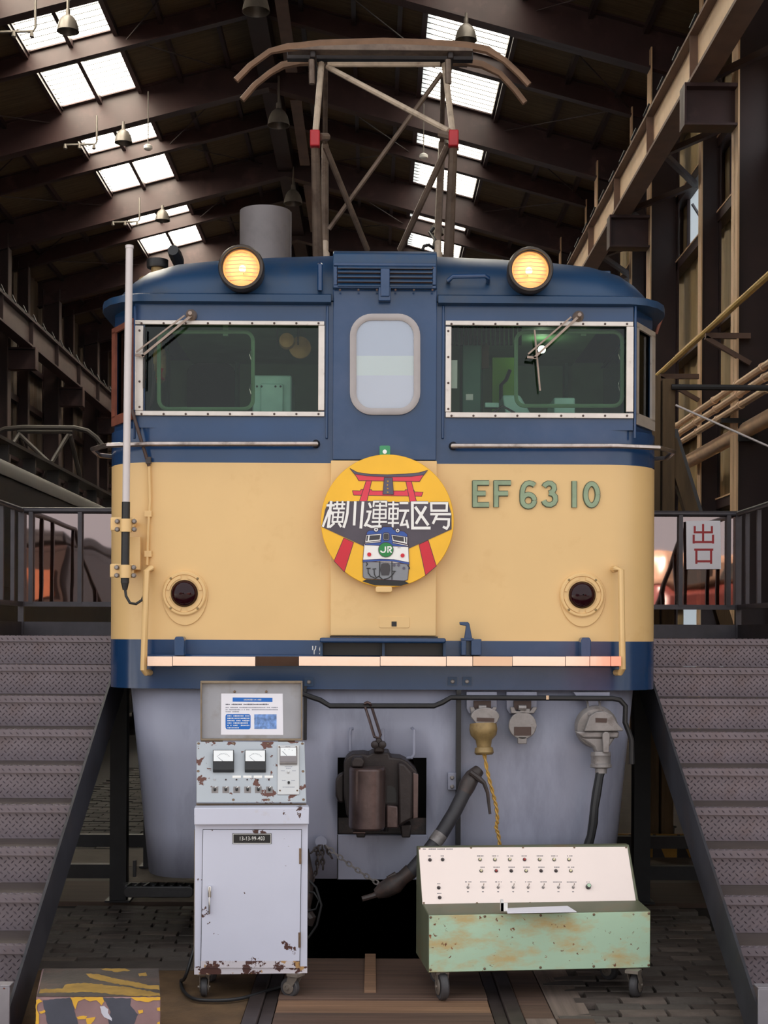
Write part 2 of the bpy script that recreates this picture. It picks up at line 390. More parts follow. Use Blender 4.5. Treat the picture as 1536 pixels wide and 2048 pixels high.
ceil = root('ceiling', (RX, 26, rz(XR)))
for a, b in ((XL-.15, SKL[0]), (SKL[1], RX), (RX, SKR[0]), (SKR[1], XR+.15)):
    MB().hexa([(a,Y0H,rz(a)),(b,Y0H,rz(b)),(b,Y1H,rz(b)),(a,Y1H,rz(a)),(a,Y0H,rz(a)+.06),(b,Y0H,rz(b)+.06),(b,Y1H,rz(b)+.06),(a,Y1H,rz(a)+.06)]).build('roof_deck', 'roof_deck', ceil)
for a, b in (SKL, SKR):                        # solid deck over the dark first bays
    MB().hexa([(a,Y0H,rz(a)),(b,Y0H,rz(b)),(b,13.4,rz(b)),(a,13.4,rz(a)),(a,Y0H,rz(a)+.06),(b,Y0H,rz(b)+.06),(b,13.4,rz(b)+.06),(a,13.4,rz(a)+.06)]).build('roof_deck', 'roof_deck', ceil)
    y = 13.4
    while y < 45.9:
        y2 = min(y+2.5, 46); rows = []
        n = 50
        for xx in (a, b):
            rows.append([(xx, y+(y2-y)*i/n, rz(xx)+.03+(.012 if i % 2 else -.012)) for i in range(n+1)])
        MB().grid(rows).build('skylight_sheet', 'skylight_sheet', ceil)
        lap = MB()
        for i in range(1, n, 4):
            yy = y+(y2-y)*i/n; lap.hexa([(a,yy-.012,rz(a)-.002),(b,yy-.012,rz(b)-.002),(b,yy+.012,rz(b)-.002),(a,yy+.012,rz(a)-.002),(a,yy-.012,rz(a)+.004),(b,yy-.012,rz(b)+.004),(b,yy+.012,rz(b)+.004),(a,yy+.012,rz(a)+.004)])
        lap.build('sheet_ribs', 'sheet_lap', ceil, kind='stuff')
        y = y2
    for xx in (a, b):
        MB().box(xx-.04, xx+.04, 13.4, 46, rz(xx)-.05, rz(xx)+.03).build('skylight_rim', 'steel_dark', ceil)
def rafter(y, dep, fw, m_, x0, x1, nm):
    mb = MB(); z0, z1 = rz(x0), rz(x1)
    for (wy, a, b) in ((.012, 0, dep), (fw/2, dep-.03, dep), (fw/2, 0, .025)):
        mb.hexa([(x0,y-wy,z0-b),(x1,y-wy,z1-b),(x1,y+wy,z1-b),(x0,y+wy,z0-b),(x0,y-wy,z0-a),(x1,y-wy,z1-a),(x1,y+wy,z1-a),(x0,y+wy,z0-a)])
    return mb.build(nm, m_, ceil)
for y in [10.9]+FR:
    rafter(y, .62, .24, 'steel_maroon', XL, RX, 'rafter'); rafter(y, .62, .24, 'steel_maroon', RX, XR, 'rafter')
for y in [13.4]+MI:
    if y > 45: continue
    rafter(y, .34, .15, 'steel_maroon', XL, RX, 'light_rafter'); rafter(y, .34, .15, 'steel_maroon', RX, XR, 'light_rafter')
for off, sides in ((.7,(-1,1)),(1.55,(-1,1)),(2.28,(-1,1)),(3.0,(-1,)),(3.72,(-1,)),(4.05,(1,)),(4.7,(-1,)),(5.0,(1,)),(5.8,(-1,1))):
    for sd in sides:
        xx = RX+sd*off
        MB().box(xx-.035, xx+.035, Y0H, Y1H, rz(xx)-.11, rz(xx)-.002).build('purlin', 'steel_dark', ceil)
for i, y in enumerate(FR):                     # wind bracing rods below the deck
    for (xa, xb) in ((RX-.5, SKL[1]+.2), (SKL[0]-.2, XL+.5), (RX+.5, SKR[0]-.1), (SKR[1]+.2, XR-.4)):
        MB().tube([(xa, y, rz(xa)-.2), (xb, y+2.5, rz(xb)-.2)], .012, 5).build('bracing_rod', 'steel_dark', ceil)
        MB().tube([(xb, y+2.5, rz(xb)-.2), (xa, y+5, rz(xa)-.2)], .012, 5).build('bracing_rod', 'steel_dark', ceil)
MB().box(RX-.16, RX+.16, Y0H, Y1H, RZ-.5, RZ-.1).build('ridge_beam', 'steel_dark', ceil)
for y in FR:
    MB().box(RX+.35, RX+.55, y+.5, y+4.2, RZ-.62, RZ-.58).build('cable_tray', 'girder_brown', ceil)

# ---- walls
def corrug(x, y0, y1, z0, z1, dx):
    n = int((y1-y0)/.1); rows = []
    for z in (z0, z1): rows.append([(x+(dx if (i//2) % 2 else 0), y0+(y1-y0)*i/n, z) for i in range(n+1)])
    return MB().grid(rows)
def hbeam_col(parent, x_in, x_out, y, z0, z1, fl=.28, m_web='steel_dark', m_fl='steel_lit', nm='column'):
    sg = 1 if x_out > x_in else -1
    c = MB().box(min(x_in,x_out), max(x_in,x_out), y-.008, y+.008, z0, z1).box(*sorted((x_out-.02*sg, x_out)), y-fl/2, y+fl/2, z0, z1).build(nm, m_web, parent)
    MB().box(*sorted((x_in, x_in+.02*sg)), y-fl/2, y+fl/2, z0, z1).build('inner_flange', m_fl, c); return c
wr = root('wall_right', (XR, 26, 0))
corrug(XR, Y0H, Y1H, 0, 1.15, .035).build('cladding_sheet', 'cladding', wr)
corrug(XR, Y0H, Y1H, 2.05, 7.05, .035).build('cladding_sheet', 'cladding', wr)
corrug(XR, Y0H, Y1H, 7.85, rz(XR)+.05, .035).build('cladding_sheet', 'cladding', wr)
MB().box(XR, XR+.02, Y0H, 15.2, 1.15, 2.05).box(XR, XR+.02, 21, Y1H, 1.15, 2.05).box(XR, XR+.02, Y0H, 13, 7.05, 7.85).build('cladding_sheet', 'cladding', wr)
MB().box(XR+.005, XR+.012, 15.2, 21, 1.15, 2.05).build('low_pane', 'frosted_pane', wr)
for y in [10.9]+FR: hbeam_col(wr, 3.9, 4.32, y, 0, rz(4.0)-.3)
for y in [13.4]+MI:
    if y < 45: hbeam_col(wr, 4.08, 4.34, y, 0, rz(4.1)-.2, .16, nm='wall_post')
for z in (2.15, 3.3, 4.45, 5.6, 6.95, 7.9, 8.9):
    g = MB().box(4.3, 4.44, Y0H, Y1H, z-.07, z+.05).build('girt', 'steel_dark', wr)
    MB().box(4.29, 4.44, Y0H, Y1H, z+.05, z+.07).build('girt_top', 'steel_lit', g)  # pale strip stands for light caught along the girt
for y in FR+MI:
    if y > 44: continue
    a, b = y+.25, y+2.2
    w = MB().box(XR-.01, XR, a, b, 7.05, 7.85).build('window_pane', 'frosted_pane', wr)
    f = MB()
    for (p, q) in ((a-.05, a), ((a+b)/2-.03, (a+b)/2+.03), (b, b+.05)): f.box(XR-.05, XR+.01, p, q, 7.0, 7.9)
    f.build('window_frame', 'steel_maroon', w)
    MB().tube([(XR-.06, (a+b)/2-.1, 7.2), (XR-.22, (a+b)/2-.1, 7.45)], .02, 6).build('window_opener', 'galvanised', w)
    MB().box(XR, XR+.02, b+.05, b+.58, 7.0, 7.9).build('cladding_sheet', 'cladding', wr)
wl = root('wall_left', (XL, 26, 0))
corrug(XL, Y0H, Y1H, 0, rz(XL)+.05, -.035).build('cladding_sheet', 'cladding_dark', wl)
for y in [10.9]+FR: hbeam_col(wl, -7.8, -8.22, y, 0, rz(-7.9)-.3, m_fl='girder_shaded')
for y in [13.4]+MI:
    if y < 45: hbeam_col(wl, -7.98, -8.24, y, 0, rz(-8)-.2, .16, m_fl='girder_shaded', nm='wall_post')
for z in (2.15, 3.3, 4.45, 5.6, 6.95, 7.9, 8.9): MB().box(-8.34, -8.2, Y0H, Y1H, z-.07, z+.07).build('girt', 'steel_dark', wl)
wb = root('wall_back', (RX, Y1H, 0))
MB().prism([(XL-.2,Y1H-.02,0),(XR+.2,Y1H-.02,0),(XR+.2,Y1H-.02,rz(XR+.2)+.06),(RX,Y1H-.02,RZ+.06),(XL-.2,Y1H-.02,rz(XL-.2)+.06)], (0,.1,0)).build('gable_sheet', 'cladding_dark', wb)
for z in (3.0, 5.5): MB().box(XL, XR, Y1H-.12, Y1H, z, z+.12).build('girt', 'steel_dark', wb)
MB().box(XL+.2, -4.2, Y1H-2, Y1H-.1, 6.0, 6.12).build('gallery_slab', 'steel_maroon', wb)
for z in (6.6, 7.1): MB().tube([(XL+.2, Y1H-2, z), (-4.2, Y1H-2, z)], .025, 6).build('gallery_rail', 'girder_brown', wb)
for x in (-8.1,-7.2,-6.3,-5.4,-4.5): MB().tube([(x, Y1H-2, 6.1), (x, Y1H-2, 7.1)], .02, 6).build('gallery_post', 'girder_brown', wb)

# ---- crane girders carried on brackets
def girder(xw, sg, lab, mweb, mfl):
    t = thing('crane_girder', lab, 'girder', (xw, 26, 7.7))
    MB().box(xw-.012, xw+.012, 10, Y1H-.2, 7.7, 8.22).build('web', mweb, t)
    MB().box(xw-.13, xw+.13, 10, Y1H-.2, 7.66, 7.7).build('bottom_flange', mfl, t)
    MB().box(xw-.11, xw+.11, 10, Y1H-.2, 8.22, 8.255).build('top_flange', mfl, t)
    MB().box(xw-.035, xw+.035, 10, Y1H-.2, 8.255, 8.36).build('crane_rail', 'black_iron', t)
    for y in [13.4]+FR+MI:
        MB().box(xw-.1, xw-.012, y-.008, y+.008, 7.7, 8.22).box(xw+.012, xw+.1, y-.008, y+.008, 7.7, 8.22).build('stiffener', mfl, t)
    y = 14
    while y < 45:
        MB().tube([(xw-.12*sg, y, 8.26), (xw-.05*sg, y, 8.42)], .015, 5).build('rail_clip', 'black_iron', t); y += .9
    for y in [10.9]+FR:
        xi = 3.9 if sg > 0 else -7.8
        a, b = sorted((xw-.18*sg, xi))
        MB().box(a, b, y-.01, y+.01, 7.22, 7.62).box(a, b, y-.13, y+.13, 7.62, 7.66).box(a, b, y-.13, y+.13, 7.2, 7.225).box(*sorted((xw-.18*sg, xw-.16*sg)), y-.13, y+.13, 7.22, 7.62).build('bracket', 'steel_maroon', t)
    if sg > 0:
        y = 13.4
        while y < 44:
            MB().bar((xw+.12, y, 7.75), (4.3, y+1.25, 7.75), .07, .07).build('lattice_bar', 'steel_dark', t)
            MB().bar((4.3, y+1.25, 7.75), (xw+.12, y+2.5, 7.75), .07, .07).build('lattice_bar', 'steel_dark', t); y += 2.5
girder(3.5, 1, 'crane runway girder in a sunlit tone on the wall with windows', 'girder_lit', 'girder_brown')
girder(-7.4, -1, 'crane runway girder in a shaded tone above the old locomotive', 'girder_shaded', 'steel_dark')

# ---- wall pipes
t = thing('wall_pipe', 'thin yellow pipe running along the wall on triangular brackets', 'pipe', (3.6, 20, 4.96))
MB().tube([(3.58, 11, 4.96), (3.58, 40, 4.96)], .032, 8).build('pipe', 'pipe_yellow', t)
for y in (15.9, 18.4, 20.9, 23.4, 25.9):
    MB().bar((3.56, y-.12, 4.9), (4.05, y-.12, 4.9), .05, .06).bar((3.56, y-.12, 4.88), (4.05, y-.12, 4.6), .05, .05).build('bracket', 'girder_brown', t)
for i, (xx, zz, nm) in enumerate(((3.72, 4.24, 'topmost of three cream pipes strung side by side on the wall'), (3.74, 4.14, 'middle one of three cream pipes strung side by side on the wall'), (3.76, 4.03, 'lowest of three cream pipes strung side by side on the wall'))):
    t = thing('wall_pipe', nm, 'pipe', (xx, 20, zz), 'three cream pipes on the wall')
    MB().tube([(xx, 11, zz), (xx, 40, zz)], .036, 8).build('pipe', 'pipe_cream', t)
    for y in [12+1.0*j for j in range(12)]: MB().tube([(xx, y, zz), (xx, y+.07, zz)], .045, 8).build('coupling', 'pipe_cream', t)
    if i == 2:
        for y in (15.9, 20.9, 25.9): MB().box(xx-.06, 3.9, y-.3, y-.25, zz-.1, zz-.05).build('support_arm', 'black_iron', t)
t = thing('wall_pipe', 'thick cream drain pipe below the three thin pipes', 'pipe', (4.0, 20, 3.86))
MB().tube([(3.98, 11, 3.86), (3.98, 40, 3.86)], .085, 12).build('pipe', 'pipe_cream', t)
for y in (15.9, 20.9): MB().box(3.9, 4.1, y-.25, y-.2, 3.74, 3.98).build('hanger', 'black_iron', t)

# ---- weathered timber frame beside the locomotive
t = thing('timber_frame', 'weathered timber post with diagonal brace beside the cab', 'frame', (2.05, 10.9, 0))
a = P(1328, 752, 10.9)
MB().box(a.x-.13, a.x-.03, 10.86, 10.98, 0, a.z).build('post', 'timber', t, bevel=.008)
MB().box(a.x-.02, a.x+.075, 10.84, 10.96, 0, a.z-.03).build('post', 'timber', t, bevel=.008)
MB().bar(P(1338, 880, 10.92), P(1480, 1265, 10.92)+Vector((0,0,-.3)), .1, .1).build('brace', 'timber', t)
MB().bar(P(1345, 860, 11.0), P(1420, 1100, 11.0), .06, .06).build('brace', 'black_iron', t)
p, q = P(1343, 774, 10.8), P(1536, 776, 10.8)
MB().tube([p, q+(q-p)*1.2], .022, 8).build('support_rod', 'black_iron', label='black horizontal rod crossing in front of the cream pipes', cat='rod')
p, q = P(1351, 810, 10.8), P(1540, 894, 10.8)
MB().tube([p, q+(q-p)*.6], .008, 6).build('slack_cable', 'antenna_white', label='thin white cable slanting down from the timber post', cat='cable')

# ---- hanging lamps
def bell(name, px, py, Y, r, label, group, zt):
    c = P(px, py, Y); t = thing(name, label, 'lamp', c, group)
    prof = [(r*.2,2.0*r),(r*.22,1.5*r),(r*.34,1.42*r),(r*.6,1.2*r),(r*.8,.85*r),(r*.93,.4*r),(r,0),(r*.95,.02*r),(r*.85,.45*r),(r*.7,.9*r),(r*.3,1.3*r)]
    MB().lathe(c-Vector((0,0,r*.5)), (0,0,1), prof, 20, False).build('shade', 'lamp_grey', t)
    MB().lathe(c+Vector((0,0,r*.1)), (0,0,1), [(r*.1,0),(r*.22,r*.15),(r*.2,r*.4),(.02,r*.6)], 12).build('bulb_glass', 'meter_white', t)
    MB().tube([c+Vector((0,0,r*1.4)), Vector((c.x, c.y, zt))], .022, 6).build('rod', 'lamp_grey', t)
for i, (px, py, Y) in enumerate(((136, 52, 20.7), (247, 277, 25.7), (325, 434, 30.7))):
    bell('bell_lamp', px, py, Y, .16, ('bell-shaped grey lamp hanging in front of the biggest double skylight', 'bell-shaped grey lamp hanging beside a small white detector', 'bell-shaped grey lamp hanging before the skylight above the white mast')[i], 'lamps under the skylights beside the mast', rz(P(px, py, Y).x)-.6)
for i, (px, py, Y) in enumerate(((932, 70, 20.7), (900, 290, 25.7), (873, 462, 30.7))):
    bell('bell_lamp', px, py, Y, .16, ('bell-shaped grey lamp just behind the pantograph head', 'bell-shaped grey lamp behind the red clamp of the pantograph', 'bell-shaped grey lamp low behind the pantograph insulators')[i], 'lamps under the skylights behind the pantograph', rz(P(px, py, Y).x)-.6)
for i, (px, py, Y) in enumerate(((512, 10, 20.7), (557, 240, 25.7), (586, 398, 30.7))):
    bell('bell_lamp', px, py, Y, .2, ('dusty bell-shaped ridge lamp high above the tips of the pantograph horns', 'dusty bell-shaped ridge lamp level with the red pantograph clamps', 'dusty bell-shaped ridge lamp just above the grey cylinder')[i], 'lamps along the ridge', RZ-.45)
for i, (px, py, Y) in enumerate(((296, 300, 25.4), (847, 318, 25.4))):
    c = P(px, py, Y); t = thing('smoke_detector', ('small white detector hanging on a thin rod under skylights beside the mast', 'small white detector hanging on a rod between pantograph arms')[i], 'detector', c)
    MB().lathe(c, (0,0,1), [(.05,0),(.075,.02),(.075,.07),(.03,.1)], 12).build('detector_head', 'white', t)
    MB().tube([c+Vector((0,0,.08)), Vector((c.x, c.y, rz(c.x)-.3))], .01, 5).build('rod', 'lamp_grey', t)
for i, (px, py, Y) in enumerate(((35, 62, 20.4), (165, 288, 25.4), (255, 443, 30.4))):
    c = P(px, py, Y); t = thing('spray_pipe', ('spray head pipe hanging before the biggest double skylight', 'spray head pipe hanging before the middle double skylight', 'spray head pipe hanging before the skylight above the white mast')[i], 'pipe', c, 'spray pipes under the skylights')
    MB().tube([c+Vector((-.32,0,-.02)), c+Vector((.22,0,0)), c+Vector((.25,0,.05)), c+Vector((.25,0,.5))], .02, 6).build('pipe', 'lamp_grey', t)
    for dx in (-.3, -.05, .2): MB().lathe(c+Vector((dx,0,-.1)), (0,0,1), [(.01,0),(.035,.02),(.02,.1)], 8).build('spray_head', 'lamp_grey', t)

# ================================================================== FLOOR
fl = root('floor', (0, 20, 0))
def slab(x0, x1, y0, y1, m_, nm, z=-.03):
    return MB().box(x0, x1, y0, y1, z-.25, z).build(nm, m_, fl)
PITX, PITY = .47, 7.36
slab(XL, -PITX, 3.0, Y1H, 'joint', 'base_slab'); slab(PITX, XR, 3.0, Y1H, 'joint', 'base_slab')
slab(-PITX, PITX, 3.0, PITY, 'joint', 'base_slab')
mb = MB().box(-PITX-.02, -PITX, PITY, 27, -1.3, -.02).box(PITX, PITX+.02, PITY, 27, -1.3, -.02).box(-PITX, PITX, PITY-.02, PITY, -1.3, -.03).box(-PITX, PITX, PITY, 27, -1.32, -1.3).box(-PITX, PITX, 27, 27.02, -1.3, -.02)
mb.build('pit_lining', 'pit', fl)
slab(XL, XR, -60, 3.0, 'ground', 'forecourt', -.005); slab(-60, XL, -60, 60, 'ground', 'forecourt', -.06); slab(XR, 60, -60, 60, 'ground', 'forecourt', -.06)
# running rails let into the floor, boards between and beside them
for sg in (-1, 1):
    a, b = sorted((sg*.533, sg*.6)); MB().box(a, b, 3.0, 27, -.1, .012).build('rail', 'rail_steel', fl, bevel=.006)
    a, b = sorted((sg*.475, sg*.53)); MB().box(a, b, 3.0, PITY, -.1, -.005).build('guard_strip', 'rail_steel', fl)
for i, (y0, y1, m_) in enumerate(((5.9,6.28,'plank'),(6.285,6.5,'plank_pale'),(6.505,6.74,'plank'),(6.745,7.05,'plank'),(7.055,PITY,'plank'),(5.4,5.895,'plank'))):
    MB().box(-.47, .47, y0, y1, -.06, (.004,.0,.01,.002,-.004,.0)[i]).build('plank', m_, fl, bevel=.004)
MB().box(-.085, -.03, 6.60, PITY, .0, .02).build('batten', 'plank_pale', fl, bevel=.003)
for i, (x0, x1) in enumerate(((.605,.735),(.74,.9))):
    MB().box(x0, x1, 4.9, 6.2, -.06, .002).build('board', ('plank_grey','plank')[i], fl, bevel=.004)
    MB().box(x0, x1, 6.205, 8.8, -.06, -.002).build('board', ('plank','plank_grey')[i], fl, bevel=.004)
MB().box(-1.75, -.605, 4.6, 7.08, -.2, -.004).build('earth_strip', 'dirt', fl)
MB().box(-2.7, -.605, 7.085, 7.25, -.1, .004).build('kerb_stone', 'kerb', fl, bevel=.006)
for sg in (-1, 1):
    a, b = sorted((sg*2.7, sg*.9 if sg > 0 else -.605)); MB().box(a, b, 8.87, 9.6, -.1, -.002).build('boarded_strip', 'strip_wood', fl)
    MB().box(a, b, 10.2, 11.0, -.1, .0).build('kerb_stone', 'kerb', fl, bevel=.006)
    MB().box(a, b, 9.6, 10.2, -.1, -.004).build('concrete_strip', 'kerb', fl)
MB().box(-3.2, -1.0, 17.6, 30, -.1, -.004).build('concrete_strip', 'pit', fl)
MB().box(1.2, XR, 11.0, 30, -.1, -.004).build('concrete_strip', 'kerb', fl)
# bricks: each one a part; beyond the nearest ones joined
BW, BD = .212, .106
bm_ = []
for i in range(6):
    j = MB(); e = .004+random.random()*.003
    j.hexa([(-BW/2+e,-BD/2+.004,-.05),(BW/2-e,-BD/2+.004,-.05),(BW/2-e,BD/2-.004,-.05),(-BW/2+e,BD/2-.004,-.05),
            (-BW/2+e+.003,-BD/2+.008,0),(BW/2-e-.003,-BD/2+.008,random.uniform(-.003,.003)),(BW/2-e-.003,BD/2-.008,0),(-BW/2+e+.003,BD/2-.008,random.uniform(-.003,.003))])
    me = j.mesh('brick'); me.materials.append(MATS[('brick','brick_b','brick','brick_c','brick_b','brick')[i]]); bm_.append(me)
nb = 0
def bricks(x0, x1, y0, y1):
    global nb
    r = 0; y = y0+BD/2
    while y < y1-BD/2+.01:
        off = (r % 2)*.5*BW+(r % 3)*.02; x = x0-BW+off
        while x < x1+BW/2:
            if x > x0-BW*.4 and nb < 300:
                inst(random.choice(bm_), 'brick', fl, (x, y, random.uniform(-.004,.003)), (0,0,random.uniform(-.012,.012))); nb += 1
            x += BW
        y += BD; r += 1
bricks(.92, 1.72, 5.62, 8.8)
bricks(-1.85, -.75, 7.26, 8.8)
far = MB(); r = 0; y = 11.06
while y < 17.5:
    x = -2.9+(r % 2)*.5*BW
    while x < -1.1:
        e = .006; z = random.uniform(-.006,.004)
        far.hexa([(x-BW/2+e,y-BD/2+.008,-.05),(x+BW/2-e,y-BD/2+.008,-.05),(x+BW/2-e,y+BD/2-.008,-.05),(x-BW/2+e,y+BD/2-.008,-.05),(x-BW/2+e,y-BD/2+.008,z),(x+BW/2-e,y-BD/2+.008,z),(x+BW/2-e,y+BD/2-.008,z),(x-BW/2+e,y+BD/2-.008,z)]); x += BW
    y += BD; r += 1
far.build('brick_paving', 'brick_far_shaded', fl, kind='stuff')
# ================================================================== LOCOMOTIVE
F = 7.474
def fp(px, py, dy=0.): return P(px, py, F+dy)
def fx(px): return P(px, 1265, F).x
def fz(py): return P(768, py, F).z
def prect(mb, x0, y0, x1, y1, d0, d1):
    """block from a pixel rectangle on the face, between depths d0 < d1 (parallel sides)"""
    e_ = d0 if d0 >= .2 else 0; a, b = fp(x0, y0, e_), fp(x1, y1, e_)
    return mb.box(min(a.x,b.x), max(a.x,b.x), F+d0, F+d1, min(a.z,b.z), max(a.z,b.z))
def ppoly(mb, pts, d0, d1):
    e_ = d0 if d0 >= .2 else 0
    return mb.prism([Vector((fp(x,y,e_).x, F+d0, fp(x,y,e_).z)) for x, y in pts], (0, d1-d0, 0))
def ptube(pts, r, n=8):   # pts (px,py,dy)
    return MB().tube([fp(*p) for p in pts], r, n)
LOCO = thing('electric_locomotive', 'blue and cream electric locomotive front with round head mark and raised pantograph', 'locomotive', (0, F+8.7, 0))
WB = 1.45; LEN = 17.5
Z = dict(bot=fz(1379), c0=fz(1281), c1=fz(927), sill=fz(858), wb=fz(832), wt=fz(640), top=fz(606))
rnd = [(1.45, LEN), (1.45, .30)]+[(1.17+.28*math.cos(a), .30-.30*math.sin(a)) for a in [math.radians(15*i) for i in range(1, 7)]]
rnd += [(.9,0),(.5,0),(.28,0)]
PLAN = [(-x, y) for x, y in rnd]+[(x, y) for x, y in rnd[::-1]]
def loft(z0, z1, nm, m_, plan=PLAN, sub=None):
    zs = [z0, z1] if not sub else sub
    return MB().grid([[(x, F+y, z) for x, y in plan] for z in zs]).build(nm, m_, LOCO)
loft(Z['bot'], Z['c0'], 'lower_band', 'blue'); loft(Z['c0'], Z['c1'], 'cream_panel', 'cream'); loft(Z['c1'], Z['sill'], 'belt_band', 'blue')
MB().prism([(x*.97, F+.03+y*.98, Z['bot']+.002) for x, y in PLAN], (0,0,.03)).build('underside', 'black_iron', LOCO)
# window storey: walls round the openings
XC, YC = 1.285, .27
mb = MB()
HL = (fx(287), fx(640)); HR = (fx(897), fx(1256)); hz0, hz1 = fz(826), fz(648)
zs, zt = Z['sill'], Z['top']+.015
for (a, b, h) in ((-XC, -.262, HL), (.27, XC, HR)):
    mb.box(a, b, F, F+.05, zs, hz0).box(a, b, F, F+.05, hz1, zt).box(a, h[0], F, F+.05, hz0, hz1).box(h[1], b, F, F+.05, hz0, hz1)
for sg in (-1, 1):
    def cq(u, z): return (sg*(XC+(WB-.015-XC)*u), F+YC*u, z)
    for (u0, u1, a, b) in ((0,1,zs,hz0),(0,1,hz1,zt),(0,.1,hz0,hz1),(.9,1,hz0,hz1)):
        mb.prism([cq(u0,a), cq(u1,a), cq(u1,b), cq(u0,b)], (-sg*.03, .03, 0))
    mb.box(*sorted((sg*(WB-.015), sg*(WB-.05))), F+YC, F+LEN, zs, zt)
mb.build('window_storey', 'blue', LOCO)
MB().prism([(x*.97, F+.03+y*.98, zs-.035) for x, y in PLAN], (0,0,.03)).build('cab_floor', 'cab_dark', LOCO)
# recessed-panel edges around each front window
for (a, b) in ((282, 652), (888, 1268)):
    mb = MB()
    for r_ in ((a-14 if a < 500 else a-4, 612, a-10 if a < 500 else a, 878), (b, 612, b+4, 878)):
        prect(mb, *r_, -.012, .0)
    mb.build('panel_edge', 'blue', LOCO, bevel=.004)
# window frames, glass, corner panes
def dots(pts, r, m_, nm, par, axis=(0,-1,0), h=.004):
    mb = MB()
    for p_ in pts: mb.lathe(Vector(p_), axis, [(r,0),(r,h*.6),(r*.6,h)], 8)
    return mb.build(nm, m_, par, kind='stuff')
for (o, i_) in (((271,641,649,834), (287,652,637,822)), ((891,642,1266,838), (902,654,1252,825))):
    mb = MB(); x0,y0,x1,y1 = o; a0,b0,a1,b1 = i_
    prect(mb,x0,y0,x1,b0,-.016,.0); prect(mb,x0,b1,x1,y1,-.016,.0); prect(mb,x0,b0,a0,b1,-.016,.0); prect(mb,a1,b0,x1,b1,-.016,.0)
    fr = mb.build('window_frame', 'silver_frame', LOCO, bevel=.003)
    pts = [fp(x0+12+(x1-x0-24)*j/8, (y0+b0)/2, -.016) for j in range(9)]+[fp(x0+12+(x1-x0-24)*j/8, (y1+b1)/2, -.016) for j in range(9)]+[fp((x0+a0)/2, y0+20+(y1-y0-40)*j/3, -.016) for j in range(4)]
    dots(pts, .006, 'plate_brown', 'frame_screws', fr)
    g = MB(); prect(g, a0-2, b0-2, a1+2, b1+2, .018, .022); g.build('glass', 'cab_glass', LOCO)
for sg in (-1, 1):
    def cq(u, z, o=0): return Vector((sg*(XC+(WB-.015-XC)*u)+sg*o*.87, F+YC*u-o*.48, z))
    mb = MB(); z0_, z1_ = fz(845) if sg > 0 else fz(842), fz(640)
    for (u0, u1, a, b) in ((.0,1.02,z0_,hz0+.01),(.0,1.02,hz1-.01,z1_),(.0,.16,hz0,hz1),(.84,1.02,hz0,hz1)):
        mb.prism([cq(u0,a,.004), cq(u1,a,.004), cq(u1,b,.004), cq(u0,b,.004)], tuple(cq(0,0,.012)-cq(0,0,0)))
    mb.build('corner_frame', 'silver_frame' if sg > 0 else 'rust_frame', LOCO)
    MB().prism([cq(.1,hz0,-.01), cq(.9,hz0,-.01), cq(.9,hz1,-.01), cq(.1,hz1,-.01)], tuple(cq(0,0,.003)-cq(0,0,0))).build('corner_glass', 'cab_glass', LOCO)

# ---- cab interior
mb = MB().box(-1.4, 1.4, F+1.7, F+1.75, zs, zt).box(-1.2, 1.2, F+.08, F+1.75, zt-.02, zt)
INT = mb.build('cab_back_wall', 'cab_green', LOCO)
ppoly(MB(), rrect(374,726,470,850,22), 1.6, 1.68).build('bulkhead_window', 'cab_dark', INT)
for px_ in (330, 470, 960, 1130): prect(MB(), px_, 640, px_+6, 860, 1.6, 1.7).build('wall_rib', 'cab_deep_green', INT)
mb = MB(); prect(mb, 505, 750, 583, 850, .45, .8); bx_ = mb.build('equipment_box', 'cab_teal', LOCO, bevel=.01)
prect(MB(), 521, 767, 566, 850, .42, .45).build('box_plate', 'cab_teal', bx_, bevel=.006)
dots([fp(x, 773, .42) for x in (514, 523, 551, 561)], .006, 'black', 'box_rivets', bx_)
c = fp(574, 683, .5); fan = MB().lathe(c, (0,-1,0), [(.03,-.05),(.045,0),(.04,.04),(.015,.05)], 16).build('cab_fan', 'amber', LOCO)
MB().lathe(fp(600,695,.56), (.15,-1,.0), [(.062,0),(.06,.008),(.03,.012)], 20).build('fan_blade', 'amber', fan)
for px_ in (555, 596): MB().tube([fp(px_, 655, .5), fp(px_, 690, .5)], .004, 6).build('fan_hanger', 'black_iron', fan)
ln = MB().lathe(fp(319,745,.25), (0,0,1), [(.012,-.06),(.03,-.04),(.036,0),(.036,.09),(.028,.12),(.014,.13),(.014,.2)], 14).build('signal_lantern', 'brass', LOCO)
MB().lathe(fp(320,760,.22), (0,0,1), [(.03,0),(.012,.02),(.012,.04),(.02,.06)], 10).build('red_valve', 'red_paint', ln)
for i in range(5): MB().tube([fp(303+2*i, 700+i*14, .2), fp(306, 760+i*10, .22), fp(300, 815, .25)], .004, 5).build('cab_wire', 'cable_black', LOCO)
for (x0,y0,x1,y1,d) in ((318,664,506,818,.10), (1032,664,1244,812,.10)):
    pts = [P(x,y,F+d) for x, y in rrect(x0,y0,x1,y1,18)]
    sf = MB().tube(pts, .011, 6, closed=True).build('sash_frame', 'cab_green', LOCO)
    for yy in (y0+45, y1-40): MB().tube([fp(x1-4, yy-10, d-.02), fp(x1-7, yy, d-.03), fp(x1-4, yy+10, d-.02)], .003, 5).build('catch', 'chrome', sf)
    prect(MB(), (x0+x1)/2+30, y0-22, (x0+x1)/2+40, y0, d, d+.02).build('sash_strut', 'cab_green', sf)
prect(MB(), 925, 672, 962, 850, .35, .6).build('cab_locker', 'cab_deep_green', LOCO, bevel=.006)
prect(MB(), 932, 788, 946, 800, .345, .35).build('locker_label', 'white', LOCO)
prect(MB(), 903, 715, 916, 772, .07, .09).build('time_card', 'white', LOCO)
prect(MB(), 964, 686, 978, 736, .5, .52).build('notice_strip', 'timber', LOCO)
